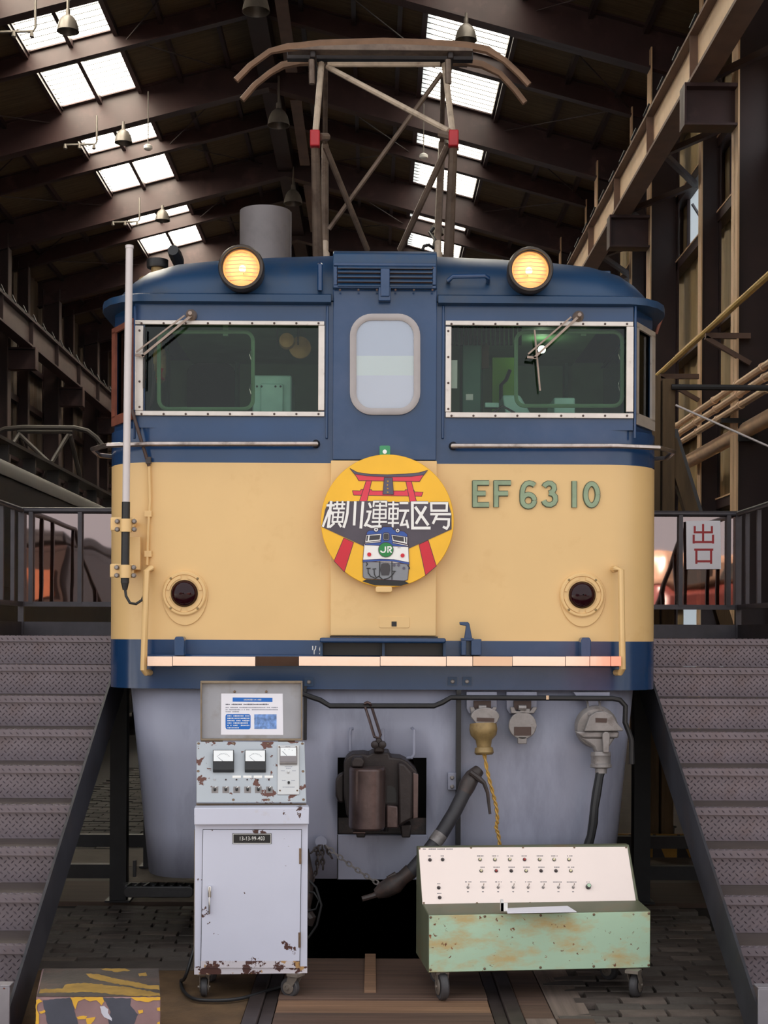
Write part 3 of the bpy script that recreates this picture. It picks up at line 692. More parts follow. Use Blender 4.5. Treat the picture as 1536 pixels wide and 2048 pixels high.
prect(MB(), 985, 715, 1035, 850, .9, .95).build('inner_door', 'cab_leaf_green', LOCO)
ptube([(1002,850,.85),(1002,770,.85),(1012,760,.84),(1020,740,.84)], .012, 6).build('brake_handle', 'black_iron', LOCO)
ppoly(MB(), [(1005,790),(1040,790),(1075,850),(1015,850)], .3, .6).build('control_desk', 'cab_teal', LOCO, bevel=.01)
prect(MB(), 970, 805, 998, 815, .25, .3).build('desk_gauge', 'cab_teal', LOCO, bevel=.004)
prect(MB(), 1108, 795, 1150, 850, .3, .6).build('control_desk', 'cab_teal', LOCO, bevel=.008)
ptube([(985,826,.1),(1005,812,.11),(1030,826,.1)], .006, 6).build('sill_wiper_pipe', 'black_iron', LOCO)
MB().lathe(fp(1083,700,.85), (0,-1,0), [(.012,0),(.022,.015),(.018,.035),(.001,.042)], 12).build('cab_lamp', 'cab_bulb', LOCO)
cw = MB()
for i in range(16): cw.tube([fp(905+i*9, 652, .3+.02*(i % 2)), fp(905+i*9, 690, .3+.02*(i % 2))], .01, 6)
cw.build('rolled_blind', 'cab_dark', LOCO)

# ---- gutter, roof
GP = [(-1.50,LEN),(-1.50,.32),(-1.495,.24),(-1.47,.14),(-1.42,.05),(-1.35,-.015),(-1.26,-.045),(-.9,-.05),(-.5,-.05),(-.275,-.05)]
zb, zg = fz(609), fz(595)
for sg in (-1, 1):
    rows = []
    for (ins, z) in ((.12, zb-.012), (.0, zb), (.0, zg), (.03, zg+.012), (.16, zg+.03)):
        r_ = []
        for (x, y) in GP:
            kx = 1-ins/1.5*(1 if abs(x) > 1 else abs(x)-.27 if abs(x) > .3 else 0)
            r_.append((-sg*x*kx, F+y+ins*(.9 if y < .3 else 0), z))
        rows.append(r_)
    MB().grid(rows).build('gutter', 'blue_roof', LOCO)
ZT = [(0,3.70),(.4,3.695),(.84,3.67),(1.1,3.64),(1.25,3.60),(1.35,3.55),(1.42,3.48),(1.47,3.40)]
def ztop(x):
    x = abs(x)
    for (a, za), (b, zb_) in zip(ZT, ZT[1:]):
        if x <= b: return za+(zb_-za)*(x-a)/(b-a)
    return 3.40
def yoff(x):
    x = abs(x); return 0 if x < 1.15 else .30*((x-1.15)/.32)**1.8
xs = [-1.47,-1.45,-1.42,-1.38,-1.33,-1.25,-1.1,-.9,-.6,-.3,0,.3,.6,.9,1.1,1.25,1.33,1.38,1.42,1.45,1.47]
rows = []
for i in range(11):
    a = i/10*math.pi/2
    rows.append([(x, F-.015+yoff(x)+.55*(1-math.cos(a)), 3.355+(ztop(x)-3.355)*math.sin(a)**.9) for x in xs])
rows.append([(x, F+LEN, ztop(x)) for x in xs])
MB().grid(rows).build('roof', 'blue_roof', LOCO, ang=60)
MB().box(-1.45, 1.45, F+LEN-.02, F+LEN, 1.36, 3.6).build('rear_wall', 'blue', LOCO)

# ---- centre door with hood and louvre
def clip_y(poly, lo, hi):
    def half(pl, f_):
        out = []
        for i in range(len(pl)):
            a, b = pl[i], pl[(i+1) % len(pl)]; fa, fb = f_(a), f_(b)
            if fa >= 0: out.append(a)
            if (fa >= 0) != (fb >= 0):
                t_ = fa/(fa-fb); out.append((a[0]+(b[0]-a[0])*t_, a[1]+(b[1]-a[1])*t_))
        return out
    return half(half(poly, lambda p_: p_[1]-lo), lambda p_: hi-p_[1])
mb = MB(); prect(mb, 667, 575, 872, 922, -.028, .04); DOOR = mb.build('door', 'blue', LOCO, bevel=.004)
mb = MB(); prect(mb, 662, 922, 872, 1272, -.028, .04); mb.build('door_lower_panel', 'cream', DOOR, bevel=.004)
prect(MB(), 660, 1272, 875, 1276, -.03, .0).build('door_gap', 'black', DOOR)
# rubber ring as swept section
def ring(px0, py0, px1, py1, r, wd, d0, d1, nm, m_, par):
    o = rrect(px0,py0,px1,py1,r,8); n = len(o); i_ = rrect(px0+wd,py0+wd,px1-wd,py1-wd,max(r-wd,2),8)
    mid = lambda f_: [(a[0]+(b[0]-a[0])*f_, a[1]+(b[1]-a[1])*f_) for a, b in zip(o, i_)]
    rows = []
    for (pp, d) in ((o, d1), (o, d0+.004), (mid(.25), d0), (mid(.75), d0), (i_, d0+.005), (i_, d1)):
        r_ = [Vector((fp(x,y).x, F+d, fp(x,y).z)) for x, y in pp]; rows.append(r_+[r_[0]])
    return MB().grid(rows).build(nm, m_, par)
ring(700, 631, 840, 832, 44, 13, -.048, -.026, 'window_gasket', 'rubber_grey', DOOR)
op = rrect(711, 642, 829, 821, 34, 8)
for (lo, hi, m_) in ((600, 714, 'board_sky_a'), (714, 753, 'board_sky_b'), (753, 900, 'board_sky_c')):
    ppoly(MB(), clip_y(op, lo, hi), -.033, -.03).build('sky_toned_board', m_, DOOR)  # white board behind the glass, toned in bands like the reflected sky
ppoly(MB(), op, -.040, -.037).build('door_glass', 'clear_glass', DOOR)
a, b = fp(666, 582), fp(873, 582)
zc0, zc1 = fz(582), fz(501)
mb = MB(); n = 8; rows = []
prof = [(-.045, zc0), (-.05, zc0+.01), (-.05, zc1-.06), (-.035, zc1-.025), (.0, zc1-.004), (.08, zc1+.01), (.5, zc1+.045), (1.2, zc1+.05)]
mb.prism([(a.x, F+d, z) for d, z in prof]+[(a.x, F+1.2, zc0), ], (b.x-a.x, 0, 0))
HOOD = mb.build('door_hood', 'blue_roof', LOCO, bevel=.006)
prect(MB(), 674, 540, 866, 575, -.056, -.05).build('louvre_back', 'plate_brown', HOOD)
for y_ in (540, 548, 557, 566, 575):
    mb = MB(); p0, p1 = fp(676, y_, 0), fp(864, y_, 0)
    mb.hexa([(p0.x,F-.074,p0.z-.010),(p1.x,F-.074,p0.z-.010),(p1.x,F-.056,p0.z+.004),(p0.x,F-.056,p0.z+.004),(p0.x,F-.074,p0.z-.004),(p1.x,F-.074,p0.z-.004),(p1.x,F-.056,p0.z+.012),(p0.x,F-.056,p0.z+.012)])
    mb.build('louvre_slat', 'blue_roof', HOOD)
mb = MB()
for r_ in ((668,532,871,539),(668,576,871,583),(668,539,675,576),(864,539,871,576)): prect(mb, *r_, -.066, -.05)
lf = mb.build('louvre_frame', 'blue', HOOD, bevel=.003)
dots([fp(680+i*37, y_, -.066) for i in range(6) for y_ in (536, 580)], .006, 'plate_brown', 'frame_screws', lf)
mb = MB(); prect(mb, 761, 545, 779, 600, -.082, -.07); prect(mb, 757, 580, 781, 608, -.074, -.03); mb.build('lamp_bracket', 'blue', HOOD, bevel=.004)

# ---- headlights
for (cx, cy) in ((483, 537), (1060, 541)):
    c = fp(cx, cy, -.09); r = 46*(F-.09)/FPX
    H = MB().lathe(c, (0,-1,0), [(r*.86,-.45),(r*.93,-.1),(r*.95,-.03),(r,-.02),(r,.02),(r*.95,.035),(r*.86,.035),(r*.84,.02),(r*.80,.02),(r*.80,-.02)], 40, False).build('headlight', 'headlight_rim', LOCO)
    MB().lathe(c, (0,-1,0), [(r*.80,.0),(r*.76,-.03),(r*.55,-.075),(r*.3,-.1),(.002,-.108)], 40, False).build('reflector', 'reflector', H)
    MB().lathe(c+Vector((0,.05,r*.1)), (0,-1,0), [(.003,-.03),(.016,-.015),(.018,0),(.012,.014),(.002,.02)], 14).build('bulb', 'bulb', H)
    mb = MB().lathe(c, (0,-1,0), [(r*.80,.012),(r*.6,.026),(r*.3,.034),(.003,.036)], 40, False); mb.build('lens', 'clear_glass', H)
    for j in range(-3, 5):
        zz = r*.17*j; hw = math.sqrt(max(0, (r*.72)**2-zz**2))
        if hw > .02: MB().tube([c+Vector((-hw,.01,zz)), c+Vector((0,-.012,zz)), c+Vector((hw,.01,zz))], .0028, 5).build('lens_rib', 'reflector', H)

# ---- hand rails, wipers and small roof fittings
def pipe(pts, r, nm, m_, par=LOCO, n=10): return MB().tube(pts, r, n).build(nm, m_, par)
for sg, y_ in ((-1, 888), (1, 892)):
    xs_ = [(632 if sg < 0 else 906), (620 if sg < 0 else 918)]
    pts = [fp(xs_[0], y_, -.005), fp(xs_[0], y_, -.05), fp(xs_[1], y_, -.06), fp(300 if sg < 0 else 1235, y_, -.06)]
    e = pts[-1]
    pts += [Vector((sg*1.42, F-.0, e.z)), Vector((sg*1.53, F+.16, e.z)), Vector((sg*1.54, F+.4, e.z-.005)), Vector((sg*1.46, F+.46, e.z-.005))]
    g = pipe(pts, .013, 'belt_handrail', 'chrome_rod')
    MB().lathe(pts[0], (0,-1,0), [(.022,0),(.02,.02),(.012,.03)], 12).build('rail_boss', 'black_iron', g)
for (piv, elb, top, bot) in (((383,631),(284,712),(290,655),(288,776)), ((1156,634),(1068,716),(1069,660),(1080,782))):
    w = MB().lathe(fp(*piv,-.005), (0,-1,0), [(.03,0),(.026,.03),(.016,.05),(.01,.06)], 14).build('wiper', 'wiper', LOCO)
    p_ = Vector(fp(*piv,-.05)); q_ = Vector(fp(*elb,-.05))
    MB().bar(p_, q_, .012, .008, (0,1,0)).build('wiper_arm', 'wiper', w)
    MB().bar(p_+Vector((-.035,0,-.0)), q_+Vector((-.03,0,.02)), .008, .006, (0,1,0)).build('wiper_link', 'wiper', w)
    MB().bar(q_+Vector((-.035,0,.005)), q_+Vector((.012,0,0)), .012, .008, (0,1,0)).build('wiper_yoke', 'wiper', w)
    MB().bar(fp(*top,-.03), fp(*bot,-.03), .008, .014).build('wiper_blade', 'black_iron' if piv[0] < 500 else 'wiper', w)
pipe([fp(640,530,-.0), fp(640,530,-.03), fp(640,580,-.04), fp(640,580,0)], .014, 'flag_socket', 'blue')
pipe([fp(897,562,.0), fp(898,560,-.05), fp(906,553,-.06), fp(970,552,-.06), fp(976,556,-.05), fp(976,564,0)], .012, 'roof_handle', 'blue')
w = MB().lathe(P(315,566,8.05), (0,0,1), [(.11,0),(.10,.02),(.055,.035),(.055,.045),(.036,.05),(.036,.09),(.055,.095),(.055,.125),(.03,.135)], 20).build('roof_valve', 'brass', LOCO)
MB().lathe(P(315,540,8.05)+Vector((0,0,.01)), (0,0,1), [(.057,0),(.06,.01),(.06,.045),(.03,.05)], 20).build('valve_cap', 'black_iron', w)
pipe([P(360,540,8.1), P(356,522,8.06), P(350,508,8.0), P(346,500,7.95)], [.022,.034,.036,.03], 'air_horn', 'black_iron')
MB().tube([P(370,534,8.3), P(410,540,8.3)], .02, 6).build('horn_pipe', 'black_iron', LOCO)
a = P(1130,549,8.3); b = P(1222,541,8.3)
MB().box(a.x, b.x, 8.3, 8.6, a.z, b.z).box(a.x+.05, b.x-.05, 8.35, 8.55, a.z-.06, a.z).build('roof_hatch', 'blue_roof', LOCO, bevel=.008)

# ---- cast number EF 63 10
def nm_(u, v): p_ = fp(900+u*.28646, 920+v*.28646); return Vector((p_.x, F, p_.z))
Wn = 31
glyph = [[(173,330),(173,145)],[(158,161),(272,161)],[(158,235),(248,235)],[(158,314),(272,314)],
 [(321,330),(321,145)],[(306,161),(424,161)],[(306,235),(404,235)],
 arc(546,284,42,0,360,20), [(590,178)]+[(576,168),(552,162),(530,168),(514,186),(505,214),(503,250),(504,284)],
 [(655,188),(664,174),(684,164),(706,166),(722,180),(726,202),(716,222),(692,232)],[(690,232),(716,238),(732,256),(734,282),(724,302),(702,314),(676,312),(660,300),(653,284)],
 [(866,333),(866,148)], arc(987,243,42,0,360,24,75)]
for ch, (g0, g1) in zip('EF6310', ((0,4),(4,7),(7,9),(9,11),(11,12),(12,13))):
    mb = MB(); strips(mb, glyph[g0:g1], Wn+9, nm_, (0,-.006,0)); ne = mb.build('number_edge', 'number_edge', LOCO)
    mb = MB(); strips(mb, glyph[g0:g1], Wn-2, nm_, (0,-.014,0)); mb.build('number_character', 'number_green', ne, label='raised sage green character '+ch)
pipe([P(1312,668,8.0), P(1318,650,8.0), P(1327,627,8.0)], .009, 'mirror_arm', 'rust_frame')

# ---- tail lamps
for (cx, cy) in ((369,1187),(1164,1190)):
    pl = arc(cx+1,cy,46,180,360,16)+arc(cx+1,cy,46,0,180,16,64)
    T = ppoly(MB(), pl, -.008, .0).build('tail_lamp', 'cream', LOCO, bevel=.003)
    c = fp(cx, cy, -.008)
    MB().lathe(c, (0,-1,0), [(.113,0),(.113,.01),(.108,.014),(.098,.014),(.096,.008),(.07,.008),(.068,.0)], 40, False).build('outer_ring', 'cream', T)
    for a0 in (12, 102, 192, 282):
        o = arc(0,0,.094,a0,a0+66,8); i_ = arc(0,0,.078,a0+66,a0,8)
        MB().prism([c+Vector((x,-.006,z)) for x, z in o+i_], (0,-.008,0)).build('ring_segment', 'cream', T)
    dots([c+Vector((.103*math.cos(math.radians(q)), -.012, .103*math.sin(math.radians(q)))) for q in (48,132,228,312)], .007, 'brass', 'ring_screws', T)
    MB().lathe(c, (0,-1,0), [(.069,.004),(.066,.02),(.052,.034),(.03,.042),(.003,.045)], 32, False).build('red_lens', 'lens_red', T)

# ---- vertical grab rails (cream)
pipe([fp(302,1137,0), fp(302,1137,-.07), fp(293,1142,-.085), fp(287,1340,-.085), fp(292,1345,-.07), fp(300,1345,0)], .017, 'grab_rail', 'cream')
pipe([fp(1227,1138,0), fp(1232,1138,-.07), fp(1242,1140,-.085), fp(1245,1338,-.085), fp(1240,1345,-.07), fp(1232,1345,0)], .017, 'grab_rail', 'cream')

# ---- aerial mast with clamps
DM = -.13
A = pipe([fp(259,492,DM), fp(256,700,DM), fp(252,1006,DM)], .0185, 'aerial_mast', 'antenna_white', n=14)
MB().tube([fp(259,491,DM), fp(259,497,DM)], .021, 14).build('mast_cap', 'antenna_white', A)
MB().tube([fp(252,1004,DM), fp(250,1166,DM)], .021, 14).build('mast_sleeve', 'cable_black', A)
for (cx, cy) in ((252,1051),(251,1143)):
    mb = MB(); prect(mb, cx-23, cy-13, cx+24, cy+14, DM+.01, DM+.025); cl = mb.build('mast_clamp', 'cream', A, bevel=.006)
    MB().tube([fp(cx, cy-13, DM), fp(cx, cy+13, DM)], .03, 14).build('clamp_saddle', 'cream', cl)
    dots([fp(cx+dx, cy+dz, DM+.01) for dx in (-17,17) for dz in (-8,8)], .013, 'cast_grey', 'clamp_bolts', cl, h=.02)
    MB().box(fp(cx,cy).x+.0, fp(cx,cy).x+.05, F+DM+.02, F+.15, fz(cy)-.012, fz(cy)+.012).build('mast_arm', 'cream', A)
prect(MB(), 262, 1075, 283, 1140, -.05, -.0).build('mast_backplate', 'cream', A)
MB().tube([fp(250,1166,DM), fp(250,1180,DM)], [.02,.012], 10).build('cable_gland', 'cable_black', A)
MB().tube([fp(250,1176,DM), fp(252,1192,DM), fp(260,1206,DM), fp(272,1208,DM+.01), fp(284,1200,DM+.04), fp(292,1180,-.06), fp(296,1150,-.03)], .007, 8).build('aerial_cable', 'cable_black', A)
cdt = pipe([fp(298,932,-.01), fp(300,1000,-.012), fp(296,1060,-.012), fp(294,1130,-.012)], .008, 'conduit', 'cream')
for y_ in (1028, 1108): prect(MB(), 290, y_-6, 304, y_+6, -.02, .0).build('conduit_clip', 'cream', cdt)
pipe([fp(264,820,-.02), fp(276,860,-.03), fp(290,905,-.03), fp(298,932,-.012)], .009, 'conduit_tail', 'plate_brown')
prect(MB(), 293, 915, 303, 928, -.03, .0).build('conduit_gland', 'dark_iron', LOCO)

# ---- polished strip, footboard and brackets on the lower band
mb = MB(); seg = [302,352,515,600,760,890,942,1020,1124,1172,1213,1234]
for i, (a, b) in enumerate(zip(seg, seg[1:])):
    t0 = .0; tl = -.006 if i in (2, 6) else 0
    pa, pb = fp(a+.6,1312), fp(b-.6,1331)
    mb.hexa([(pa.x,F-.13,pb.z),(pb.x,F-.13,pb.z),(pb.x,F-.05,pb.z),(pa.x,F-.05,pb.z),(pa.x,F-.13+tl,pa.z),(pb.x,F-.13+tl,pa.z),(pb.x,F-.05,pa.z),(pa.x,F-.05,pa.z)])
mb.build('polished_strip', 'chrome_strip', LOCO)
mb = MB(); prect(mb, 294, 1308, 1238, 1334, -.048, .0); mb.build('strip_backing', 'blue', LOCO, bevel=.01)
mb = MB(); prect(mb, 642, 1275, 888, 1286, -.19, -.0); FB = mb.build('footboard', 'blue', LOCO, bevel=.008)
prect(MB(), 644, 1286, 886, 1311, -.05, .0).build('footboard_recess', 'black', FB)
for x_ in (642, 764, 884): prect(MB(), x_, 1286, x_+5, 1311, -.13, -.05).build('footboard_web', 'blue_roof', FB)
for (x0, y0) in ((353,1273),(1157,1275)):
    ppoly(MB(), [(x0+3,y0),(x0+17,y0),(x0+20,y0+6),(x0+20,y0+38),(x0,y0+38),(x0,y0+6)], -.09, .0).build('lamp_iron', 'blue', LOCO, bevel=.004)
mb = MB(); prect(mb, 940, 1278, 960, 1310, -.1, .0); prect(mb, 920, 1278, 930, 1310, -.1, .0); prect(mb, 920, 1276, 945, 1282, -.1, 0)
HK = mb.build('jumper_rest', 'blue', LOCO, bevel=.004)
ppoly(MB(), [(917,1244),(934,1244),(937,1248),(943,1280),(926,1280),(930,1252),(918,1250)], -.08, -.05).build('rest_hook', 'blue', HK, bevel=.003)
def fl2(u, v): p_ = fp(600+u*.20833, 1250+v*.20833); return Vector((p_.x, F, p_.z))
mb = MB(); strips(mb, [[(122,200),(122,240)],[(152,200),(148,232),(136,246),(136,282)],[(197,206),(188,232),(198,262),(186,280)]], 9, fl2, (0,-.001,0)); mb.build('painted_mark', 'white', LOCO)

# ---- skirt with coupler opening
zr = [Z['bot'], fz(1517), fz(1600), fz(1672), fz(1761)]
left_ = [(-1.45, 2.2), (-1.45, .30)]+[(-1.17-.28*math.cos(math.radians(15*i)), .30-.30*math.sin(math.radians(15*i))) for i in range(1,7)]+[(-.8,0)]
hx0, hx1 = fx(676), fx(855)
cols = left_+[(hx0-.06,0),(hx0,0),(hx1,0),(hx1+.06,0)]+[(-x,y) for x, y in left_[::-1]]
def skx(x, z):
    u = (Z['bot']-z)/(Z['bot']-zr[-1]); k_ = (1.35-.5)/(1.45-.5)+((1.25-.5)-(1.35-.5))/(1.45-.5)*u
    return x if abs(x) <= .5 else math.copysign(.5+(abs(x)-.5)*k_, x)
ih = [i for i, c_ in enumerate(cols) if abs(c_[0]-hx0) < 1e-6 and c_[1] == 0][0]
SK = MB().grid([[(skx(x,z), F+.05+y, z) for x, y in cols] for z in zr], skip=lambda i, j: i in (1,2) and j == ih).build('skirt', 'skirt_grey', LOCO, solid=-.02)
for (x0,y0,x1,y1) in ((913,1380,921,1690),(607,1362,613,1480)): prect(MB(), x0,y0,x1,y1,-.005,.05).build('skirt_post', 'black_iron', SK)
prect(MB(), 674, 1672, 676, 1762, .044, .05).build('skirt_seam', 'black_iron', SK)
prect(MB(), 676, 1672, 855, 1762, .035, .05).build('lower_flap', 'skirt_grey', SK, bevel=.003)
prect(MB(), 676, 1640, 855, 1673, .09, .11).build('opening_plate', 'dark_iron', SK)
MB().box(-.75, .75, F+.9, F+.95, .4, 1.36).build('opening_back', 'black', SK)
MB().box(-1.1, 1.1, F+1.2, F+16.5, .55, 1.36).build('underframe', 'black_iron', LOCO)
for y_ in (F+2.2, F+4.9):
    for sg in (-1, 1): MB().lathe((sg*.53, y_, .56), (sg,0,0), [(.56,-.05),(.56,-.02),(.5,0),(.5,.09),(.2,.1)], 32).build('wheel', 'black_iron', LOCO)
for (x_, y_) in ((618,1364),(905,1363),(934,1363)):
    pl = prect(MB(), x_-9, y_-9, x_+9, y_+8, -.01, .0).build('pipe_bracket', 'blue_roof', LOCO)
    dots([fp(x_, y_, -.01)], .011, 'cast_grey', 'bracket_bolt', pl, h=.012)
pipe([fp(606,1388,-.06), fp(625,1395,-.06), fp(640,1400,-.06), fp(660,1412,-.06), fp(868,1412,-.06), fp(885,1405,-.06), fp(902,1395,-.06), fp(1225,1397,-.06), fp(1240,1400,-.06), fp(1251,1412,-.06), fp(1250,1445,-.06), fp(1258,1465,-.06), fp(1263,1480,-.06), fp(1264,1528,-.06)], .0135, 'uncoupling_lever', 'black_iron')
for (x_, y_) in ((1095,1395),): MB().tube([fp(x_,y_-4,-.075), fp(x_,y_+4,-.075)], .008, 6).build('lever_pin', 'pipe_cream', LOCO)

# ---- coupler
def zc(u, v): return (600+u*.24407, 1360+v*.24407)
def zpoly(mb, pts, d0, d1): return ppoly(mb, [zc(*p_) for p_ in pts], d0, d1)
K = zpoly(MB(), [(365,650),(385,612),(430,585),(530,578),(556,592),(600,566),(728,570),(735,608),(820,615),(870,640),(952,722),(952,1080),(900,1105),(810,1165),(690,1168),(440,1160),(385,1060),(365,900)], -.20, .9).build('coupler', 'coupler_dark', LOCO, bevel=.015)
o = []
cx0, cy0 = zc(550, 680); cx1, cy1 = zc(560, 1158); 
mb = MB(); kp = [(408,0),(409,-.06),(418,-.11),(436,-.145),(462,-.17),(500,-.185),(610,-.188),(645,-.18),(672,-.16),(690,-.125),(697,-.07),(697,0)]
mb.prism([Vector((fp(*zc(u,672)).x, F-.20+d, fp(*zc(u,672)).z)) for u, d in kp], (0,0, fp(*zc(500,1158)).z-fp(*zc(500,672)).z)); mb.build('knuckle', 'coupler_iron', K, bevel=.012)
zpoly(MB(), [(425,628),(450,590),(510,590),(535,625),(520,668),(430,668)], -.33, -.2).build('knuckle_pin', 'coupler_dark', K, bevel=.008)
zpoly(MB(), [(708,832),(745,832),(775,855),(784,890),(784,968),(706,968)], -.202, -.198).build('jaw_hole', 'black', K)
zpoly(MB(), [(702,975),(795,985),(800,1160),(700,1160)], -.26, -.2).build('jaw_face', 'coupler_iron', K, bevel=.008)
zpoly(MB(), [(795,640),(850,650),(915,722),(912,1085),(850,1120),(800,1150)], -.26, -.2).build('guard_arm', 'coupler_dark', K, bevel=.012)
zpoly(MB(), [(915,722),(958,735),(956,1080),(915,1090)], -.24, -.2).build('wear_plate', 'coupler_iron', K, bevel=.003)
zpoly(MB(), [(295,800),(320,765),(362,742),(366,985),(320,985),(297,930)], -.12, .0).build('side_lug', 'coupler_dark', K, bevel=.01)
zpoly(MB(), [(435,1185),(540,1185),(540,1205),(435,1205)], -.25, -.1).build('pin_end', 'coupler_iron', K, bevel=.004)
for u in (455, 820): zpoly(MB(), [(u,1165),(u+90,1165),(u+80,1270),(u+10,1270)], -.1, .05).build('carrier_foot', 'coupler_dark', K, bevel=.006)
for i in range(4): MB().tube([fp(*zc(600+i*35,1180),0.), fp(*zc(600+i*35,1240),0.)], .012, 8).build('spring_coil', 'black_iron', K)
zpoly(MB(), [(610,500),(625,450),(660,445),(682,500),(690,565),(600,565)], -.24, -.18).build('lifting_eye', 'coupler_dark', K, bevel=.01)
for u in (612, 676): MB().lathe(fp(*zc(u,530),-.24), (0,-1,0), [(.02,0),(.018,.02),(.008,.025)], 10).build('eye_bolt', 'coupler_dark', K)
lk = [fp(*zc(530,210),-.06), fp(*zc(535,190),-.08), fp(*zc(552,182),-.085), fp(*zc(572,192),-.08), fp(*zc(590,230),-.06), fp(*zc(625,340),-.12), fp(*zc(660,450),-.2), fp(*zc(648,480),-.22), fp(*zc(610,465),-.2), fp(*zc(570,330),-.12)]
MB().tube(lk, .0075, 8, closed=True).build('lifting_link', 'coupler_iron', K)
pipe([fp(*zc(412,580),.04), fp(*zc(412,420),.02), fp(*zc(418,398),.02), fp(*zc(432,400),.03)], .008, 'skirt_rod', 'skirt_grey')
pipe([fp(*zc(880,640),-.0), fp(*zc(915,636),-.02), fp(*zc(936,610),-.02), fp(*zc(936,410),-.01), fp(*zc(918,394),.03)], .008, 'skirt_rod', 'skirt_grey')
pipe([fp(*zc(680,560),.02), fp(*zc(680,400),.02)], .008, 'skirt_rod', 'skirt_grey')

# ---- brake hoses and chains
prect(MB(), 896, 1546, 921, 1581, .02, .05).build('cock_bracket', 'skirt_grey', SK, bevel=.003)
dots([fp(904,1555,.02), fp(904,1573,.02)], .011, 'cast_grey', 'bracket_bolts', SK, h=.01)
HS = MB().tube([fp(958,1540,-.04), fp(945,1553,-.06), fp(934,1572,-.08), fp(926,1590,-.1)], [.03,.04,.044,.036], 14).build('angle_cock', 'dark_iron', LOCO)
MB().tube([fp(940,1544,-.1), fp(956,1556,-.1), fp(968,1566,-.1), fp(975,1585,-.1), fp(980,1628,-.1)], [.014,.016,.011,.009,.007], 8).build('cock_handle', 'dark_iron', HS)
MB().tube([fp(928,1586,-.1), fp(908,1626,-.13), fp(880,1672,-.17), fp(850,1712,-.2), fp(818,1748,-.2)], .036, 14).build('brake_hose', 'hose', HS)
MB().tube([fp(882,1668,-.168), fp(869,1686,-.182)], .0375, 14).build('hose_label', 'cast_grey', HS)
MB().tube([fp(822,1742,-.2), fp(805,1756,-.2), fp(790,1768,-.2), fp(768,1780,-.2), fp(752,1788,-.2)], [.04,.036,.05,.044,.026], 14).build('hose_coupling', 'dark_iron', HS)
MB().tube([fp(770,1782,-.2), fp(745,1792,-.21), fp(724,1798,-.22)], [.02,.014,.014], 8).build('coupling_lug', 'dark_iron', HS)
MB().tube([fp(790,1768,-.2), fp(778,1754,-.2), fp(792,1748,-.2)], .014, 8).build('coupling_lug', 'dark_iron', HS)
def chain(p, q, n, r, sag, par, nm='chain_link', m_='cast_grey'):
    p = Vector(p); q = Vector(q); L_ = (q-p).length/n
    for i in range(n):
        t_ = (i+.5)/n; c = p.lerp(q, t_)+Vector((0,0,-sag*4*t_*(1-t_))); d = ((q-p).normalized()+Vector((0,0,-sag*4*(1-2*t_)/(q-p).length))).normalized()
        sd = d.cross(Vector((0,1,0))).normalized() if i % 2 else Vector((0,1,0)); hw = L_*.36; hl = L_*.42
        MB().tube([c+d*hl*math.cos(a)*1.45+sd*hw*math.sin(a) for a in [2*math.pi*j/10 for j in range(10)]], r, 5, closed=True).build(nm, m_, par)
PG_ = MB().lathe(fp(643,1680,.04), (0,-1,0), [(.02,0),(.02,.05),(.03,.055),(.03,.065)], 16).build('chain_peg', 'skirt_grey', LOCO)
chain(fp(650,1690,-.02), fp(765,1772,-.17), 13, .0042, .01, PG_)
chain(fp(640,1690,-.02), fp(622,1706,-.05), 3, .005, 0, PG_, m_='dark_iron')
chain(fp(644,1690,-.02), fp(646,1738,-.03), 5, .0055, 0, PG_, m_='dark_iron')
chain(fp(637,1692,-.03), fp(634,1740,-.03), 5, .0055, 0, PG_, m_='dark_iron')
chain(fp(650,1692,-.03), fp(664,1716,-.03), 3, .0055, 0, PG_, m_='dark_iron')
chain(fp(636,1735,-.03), fp(620,1772,-.03), 5, .005, 0, PG_, m_='dark_iron')
HS2 = MB().tube([fp(604,1700,-.05), fp(612,1745,-.08), fp(613,1790,-.1), fp(606,1820,-.1)], .036, 12).build('brake_hose', 'dark_iron', LOCO)
MB().tube([fp(606,1818,-.1), fp(622,1838,-.12), fp(618,1850,-.12)], [.036,.03,.02], 10).build('hose_coupling', 'dark_iron', HS2)
pipe([fp(614,1756,-.1), fp(632,1775,-.14), fp(643,1810,-.16), fp(634,1850,-.16), fp(618,1874,-.16), fp(600,1890,-.16)], .006, 'drain_tube', 'cable_black')
pipe([fp(604,1782,-.1), fp(628,1785,-.14), fp(638,1800,-.15), fp(632,1818,-.15), fp(605,1826,-.14)], .005, 'drain_tube', 'cable_black')

